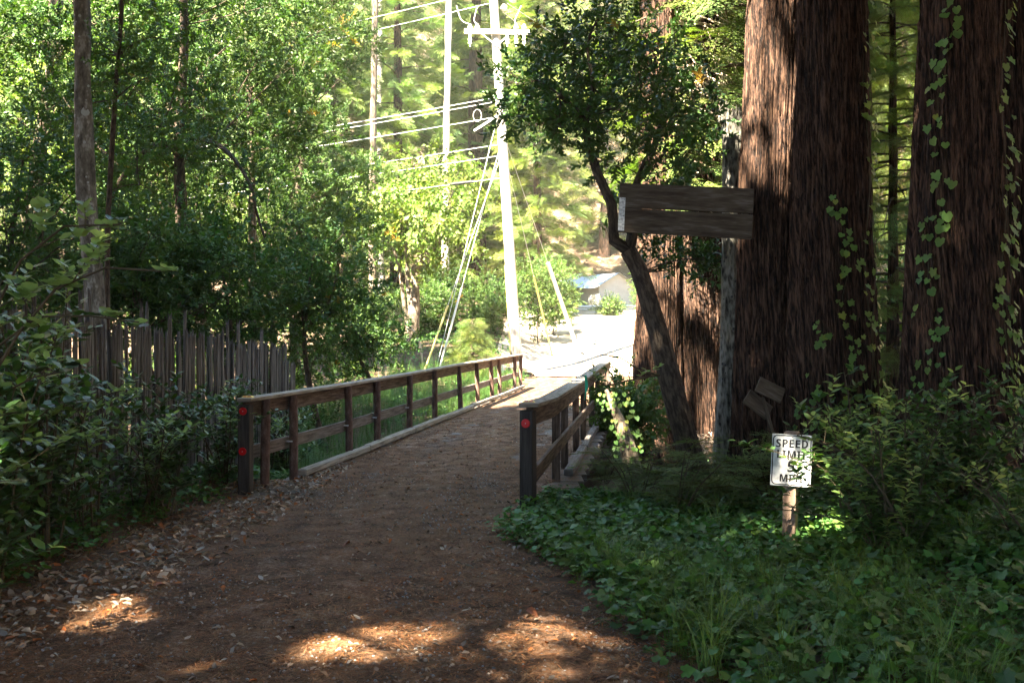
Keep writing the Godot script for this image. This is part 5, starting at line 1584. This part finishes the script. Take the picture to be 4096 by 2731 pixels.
	for s in spots:
		var c := S(s[0], s[1], s[2])
		var ft := W(c.x + rr(-0.4, 0.4), terrain(c.x, s[2]) - 0.1, s[2])
		var tall: float = c.y - ft.y
		broadleaf("understory_tree", s[7], [ft, ft.lerp(c, 0.4) + rdir() * 0.25, ft.lerp(c, 0.75) + rdir() * 0.3, c + Vector3(0, s[4] * 0.5, 0)], 0.05 + 0.008 * tall, 0.02, "bark_dark", [], cloud_of(c, Vector3(s[3], s[4], s[3] * 0.7), int(16 + s[3] * s[4] * 4.0), Vector2(0.35, 0.75), 30), s[6], leaf_of[s[6]], Vector2(0.9, 1.4) if s[2] < 26 else Vector2(1.1, 1.7), "trees of the wood beyond the fence", false, 0.004)
	# trunks seen against the bright gap
	for s in [[1490, 41.0, 0.15, 0.12, 1500, "tall slim trunk with rough bark standing in the bright gap", "bark_tan"], [1782, 47.0, 0.17, 0.13, 1796, "pale sunlit slender trunk between the gap and the utility pole", "pole_wood"], [1528, 60.0, 0.17, 0.14, 1520, "thin pale trunk far behind the rough-barked one", "pole_wood"], [1190, 36.0, 0.13, 0.1, 1180, "sunlit thin trunk behind the bushy dark oak", "bark_tan"]]:
		var ft := S(s[0], 1300, s[1])
		ft.y = terrain(ft.x, s[1]) - 0.2
		broadleaf("slim_tree", s[5], [ft, S((s[0] + s[4]) * 0.5 - 6, 700, s[1]), S(s[4], 0, s[1]), S(s[4] + 5, -500, s[1])], s[2], s[3], s[6], [], cloud_of(S(s[4], -560, s[1]), Vector3(2.0, 2.5, 2.0), 14, Vector2(0.5, 0.9), 26), "bay", BAY, Vector2(1.2, 1.8), "slim trunks in the bright gap")
	# maple with several trunks beyond the bridge
	var mb_ := S(1640, 1430, 38)
	mb_.y = terrain(mb_.x, 38) - 0.1
	broadleaf("maple_tree", "many-stemmed maple with tan trunks beyond the long railing", [mb_, S(1655, 1250, 38), S(1660, 1120, 38), S(1668, 1060, 38), S(1730, 990, 38), S(1775, 920, 38), S(1800, 800, 38)], 0.26, 0.06, "bark_tan", [[[S(1632, 1330, 38), S(1608, 1150, 38), S(1598, 1080, 38), S(1575, 1000, 38), S(1540, 960, 38)], 0.1, 0.04], [[S(1645, 1280, 38), S(1632, 1120, 38), S(1625, 980, 38), S(1600, 800, 38)], 0.11, 0.05]], cloud_of(S(1680, 830, 38), Vector3(2.6, 2.4, 2.0), 46, Vector2(0.45, 0.8), 20), "maple", MAPLE, Vector2(1.2, 1.7), "", false, 0.008)
	# dead bent pole of a branch, sunlit
	var db := thing("dead_branch", "pale bent dead branch standing behind the railing below the maple", "branch", S(1692, 1465, 34))
	rod("branch", smooth([S(1692, 1475, 34), S(1680, 1380, 34), S(1655, 1325, 34), S(1600, 1275, 34)], 10), 0.035, M.dead_twig, db, 7)
	var tw := MB.new()
	tw.off = db.position
	for i in 40:
		var a := S(1620 + rr(-40, 20), 1290 + rr(-20, 10), 34)
		tube(tw, [a, a + Vector3(rr(-0.8, 0.5), rr(0.1, 0.9), rr(-0.4, 0.4))], [0.008, 0.003], 3, Color.WHITE, false)
	obj("twigs", tw.mesh(), M.dead_twig, db)

func forest_far() -> void:
	# redwoods facing the clearing, one by one
	var list := [[1330, 52, 20, 0.35, 4.2, "sunlit redwood at the fence-side edge of the bright gap"], [1590, 56, 26, 0.4, 4.5, "sunlit redwood with layered boughs in the middle of the gap"], [1905, 60, 30, 0.6, 4.2, "redwood with a dark trunk showing behind the crossarm"], [2065, 64, 32, 0.55, 4.0, "redwood rising directly behind the pole head"], [2150, 56, 22, 0.32, 2.7, "sunlit redwood between the utility pole and the dark oak"], [2420, 80, 26, 0.4, 4.5, "sunlit redwood behind the dark oak crown"], [2640, 84, 30, 0.45, 5.0, "redwood behind the tents"], [2860, 44, 22, 0.3, 3.6, "redwood with pale lit boughs behind the snag"], [3130, 50, 26, 0.4, 4.2, "redwood hidden behind the two dark trunks"], [3575, 20, 13, 0.14, 2.3, "green redwood filling the gap between the dark trunks"], [3620, 52, 26, 0.4, 4.5, "far redwood behind the slim one in the gap"], [1120, 48, 16, 0.28, 3.6, "redwood behind the narrow-leaved tree"], [820, 50, 16, 0.28, 4.0, "redwood behind the mossy arch"], [480, 46, 14, 0.28, 4.0, "redwood behind the grey trunk"], [140, 44, 14, 0.28, 4.0, "redwood at the far picture edge above the fence"], [3980, 40, 22, 0.35, 4.4, "redwood behind the edge trunk in shade"]]
	for r in list:
		var b := S(r[0], 1300, r[1])
		b.y = terrain(b.x, r[1]) - 0.2
		redwood("redwood_tree", r[5], b, r[2], r[3], 2.0 if r[1] > 25 else 0.6, r[4], 150, 20 if r[1] > 25 else 26, "far_spray" if r[1] > 25 else "spray", vary(REDWOOD, 0.15), 0.95, "redwoods round the clearing")
	# bright shrubs along the clearing's back edge
	for s in [[1500, 1280, 40, 1.2, 0.9, "sunny bush left of the maple"], [1830, 1200, 44, 1.8, 1.6, "ivy-hung thicket between maple and utility pole"], [1960, 1230, 43, 1.2, 1.5, "dark thicket beside the utility pole"], [2150, 1180, 45, 1.5, 1.6, "tall leafy thicket just behind the utility pole"], [2215, 1190, 48, 0.7, 1.5, "light thicket between the two guy wires"], [2440, 1232, 57, 0.4, 0.15, "low bush in front of the tent"], [2600, 1180, 58, 0.8, 1.0, "bush beside the tent"], [1700, 1230, 42, 1.4, 1.1, "sunny bush behind the maple trunks"], [2500, 1640, 19, 0.45, 0.3, "sunlit bush hanging over the creek by the railing"], [2800, 1250, 30, 1.5, 2.0, "leafy bush behind the double redwood"], [3540, 1250, 24, 1.6, 1.6, "shady bush in the gap between the dark trunks"]]:
		var c := S(s[0], s[1], s[2])
		var b := W(c.x, terrain(c.x, s[2]) - 0.1, s[2])
		broadleaf("bush", s[5], [b, b.lerp(c, 0.6), c], 0.04, 0.015, "bark_dark", [], cloud_of(c, Vector3(s[3], s[4], s[3] * 0.7), int(12 + s[3] * s[4] * 9.0), Vector2(0.3, 0.55), 26), "small", SMALL, Vector2(1.1, 1.7), "bushes round the clearing")
	# hillside wood: one mass
	var xf := []
	var cols := PackedColorArray()
	for k in 250:
		var d := 62.0 + 70.0 * pow(rng.randf(), 1.3)
		var x := rr(-0.7, 0.7) * d
		if d < 78.0 and x > 0.5 and x < 10.5: continue
		var g := terrain(x, d)
		var h := rr(13.0, 24.0)
		var tint := vary(REDWOOD, 0.25, 0.2)
		var reach := rr(2.4, 3.8)
		for q in 44:
			var f := pow((q + rng.randf()) / 44.0, 0.85)
			var a := q * 2.4 + rr(-0.6, 0.6)
			var len := reach * (1.0 - f * 0.88) * rr(0.6, 1.15)
			var out := Vector3(cos(a), 0, sin(a))
			var bt := vary(tint, 0.2, 0.12)
			for s in 7:
				var u := (s + rng.randf()) / 7.0
				var side := out.cross(Vector3.UP) * (1.0 if s % 2 == 0 else -1.0)
				var p := W(x, g + 0.2 + h * f - len * 0.3 * u * u, d) + out * len * u + side * rr(0, 0.5)
				xf.append(along(p, (out * rr(0.3, 0.9) + side * rr(0.1, 0.8) + Vector3(0, rr(-0.7, 0.15), 0)).normalized(), rr(1.1, 1.6), rr(-1.5, 1.5)))
				cols.append(vary(bt, 0.2, 0.1))
	stuff("hillside_wood", "dense sunlit redwood forest covering the hillside beyond the clearing", "forest", P.far_spray, "needles", [xf, cols])

# tall trees outside the picture, round and behind the camera: they shade the track
func shade_grove() -> void:
	var where := ["behind the viewer on the fence side", "behind the viewer on the redwood side", "beyond the picture edge on the fence side", "beyond the picture edge on the redwood side"]
	var trees := []
	var all := []
	for j in 10:
		for i in 10:
			var x := -27.0 + 5.6 * i + rr(-1.3, 1.3)
			var d := -25.0 + 5.0 * j + rr(-1.3, 1.3)
			if d > -1.0 and absf(x) < 0.56 * maxf(d, 0.0) + 2.6: x = signf(x) * (0.56 * maxf(d, 0.0) + rr(2.7, 4.0))
			elif absf(x + 1.0) < 3.4: x = -1.0 + signf(x + 1.0) * rr(3.5, 4.4)
			if d > 9.0 and x > 0.0 and x < 9.0: continue
			if x > 7.0 and (i + j) % 2 == 0: continue
			var b := W(x, terrain(x, d) - 0.2, d)
			var h := rr(22.0, 30.0)
			var cl := []
			for q in 74:
				var e := rdir() * pow(rng.randf(), 0.4)
				var p := b + Vector3(e.x * 5.8, h * 0.64 + e.y * h * 0.36, e.z * 5.8)
				var g := p - SUN * (p.y / SUN.y)
				var limit := 22.0 if g.x > -5.0 else 22.5
				if -g.z > limit + 5.0 * nz.get_noise_2d(g.x * 20.0, g.z * 20.0): continue
				if -p.z > 1.0 and p.y < EYE + 0.4 * -p.z + 1.4 and absf(p.x) < 0.56 * -p.z + 1.5: continue
				cl.append([p, rr(0.8, 1.3), 20])
			if cl.is_empty(): continue
			all.append_array(cl)
			trees.append([b, h, cl])
	# the crowns close over the trunks and the track, which lie in even shade
	var need := []
	for y in 10:
		for k in 5:
			need.append(W(3.4 + 0.22 * k, y * 0.95, 11.6)); need.append(W(3.95 + 0.22 * k, y * 0.8, 9.6)); need.append(W(5.4 + 0.3 * k, y, 11.0))
			if y < 4: need.append(W(1.3 + 0.36 * k, y * 0.95, 11.7))
			need.append(W(2.0 + 0.5 * k, 0.1 * y, 6.0 + 0.4 * k))
	for k in 90: need.append(W(rr(-3.6, -1.9), rr(0.2, 2.3), rr(4.6, 8.0)))
	for k in 240: need.append(W(rr(-3.6, 3.0), 0.0, rr(4.0, 19.0)))
	for q in need:
		var n := 0
		for c in all:
			var w: Vector3 = c[0] - q
			var t := w.dot(SUN)
			if t > 0.0 and (w - SUN * t).length() < c[1] * 0.8: n += 1
		while n < 4:
			n += 1
			var p: Vector3 = q + SUN * ((rr(13.0, 22.0) - q.y) / SUN.y) + rdir() * 0.3
			var best := 0
			for i in trees.size():
				if trees[i][0].distance_squared_to(Vector3(p.x, 0, p.z)) < trees[best][0].distance_squared_to(Vector3(p.x, 0, p.z)): best = i
			var c := [p, rr(0.9, 1.2), 20]
			trees[best][2].append(c)
			all.append(c)
	for t in trees:
		var b: Vector3 = t[0]
		var h: float = t[1]
		var line := [b, b + Vector3(rr(-0.3, 0.3), h * 0.35, rr(-0.3, 0.3)), b + Vector3(rr(-0.4, 0.4), h * 0.9, rr(-0.4, 0.4))]
		var side: String = where[(0 if b.z > 0.0 else 2) + (0 if b.x < 0.0 else 1)]
		broadleaf("grove_tree", "tall shade tree of the grove " + side, line, 0.24, 0.06, "bark_grey", [], t[2], "grove", OAK, Vector2(1.8, 2.5), "shade trees " + side, true, 0.0)

func _ready() -> void:
	var cam := Camera3D.new()
	cam.position = Vector3(0, EYE, 0)
	cam.fov = 37.86
	cam.near = 0.05
	cam.far = 600.0
	add_child(cam)
	cam.current = true
	var env := Environment.new()
	env.background_mode = Environment.BG_SKY
	var sk := ProceduralSkyMaterial.new()
	sk.sky_top_color = Color(0.5, 0.62, 0.8)
	sk.sky_horizon_color = Color(0.78, 0.85, 0.92)
	sk.ground_horizon_color = Color(0.5, 0.52, 0.45)
	sk.ground_bottom_color = Color(0.2, 0.2, 0.15)
	sk.sun_angle_max = 1.0
	sk.energy_multiplier = 0.33
	env.sky = Sky.new()
	env.sky.sky_material = sk
	env.tonemap_mode = Environment.TONE_MAPPER_LINEAR
	env.tonemap_exposure = 24.0
	env.fog_enabled = true
	env.fog_density = 0.0004
	env.fog_light_color = Color(0.95, 0.97, 0.9)
	env.sdfgi_enabled = true
	env.ssao_enabled = true
	env.ssil_enabled = true
	var we := WorldEnvironment.new()
	we.environment = env
	add_child(we)
	var sun := DirectionalLight3D.new()
	sun.light_energy = 1.6
	sun.light_color = Color(1.0, 0.94, 0.84)
	sun.light_angular_distance = 0.5
	sun.shadow_enabled = true
	add_child(sun)
	sun.look_at_from_position(SUN * 50.0, Vector3.ZERO, Vector3.UP)

	rng.seed = 20240611
	nz.seed = 7
	nz.frequency = 0.01
	nz.fractal_octaves = 3
	var t0 := Time.get_ticks_msec()
	build_materials()
	build_leaves()
	mat("lichen", Color(0.36, 0.38, 0.36), 0.95, 0.2)
	mat("grass_blade", Color(0.14, 0.22, 0.05), 0.5)
	mat("rust_leaf", Color(0.22, 0.07, 0.025), 0.7)
	M.grass_blade.vertex_color_use_as_albedo = true
	leaf_mat("stone", 0.8, Color(0.0, 0.0, 0.0), 0.4)
	M.stone.backlight_enabled = false
	print("materials ", Time.get_ticks_msec() - t0)
	setting()
	bridge()
	railing(true)
	railing(false)
	fence()
	signs()
	utility()
	print("built ", Time.get_ticks_msec() - t0)
	near_trunks()
	leaning_oak()
	young_conifer()
	forest_left()
	forest_far()
	shade_grove()
	print("trees ", Time.get_ticks_msec() - t0)
	vegetation_near()
	creek_bank()
	ground_cover()
	print("done ", Time.get_ticks_msec() - t0)
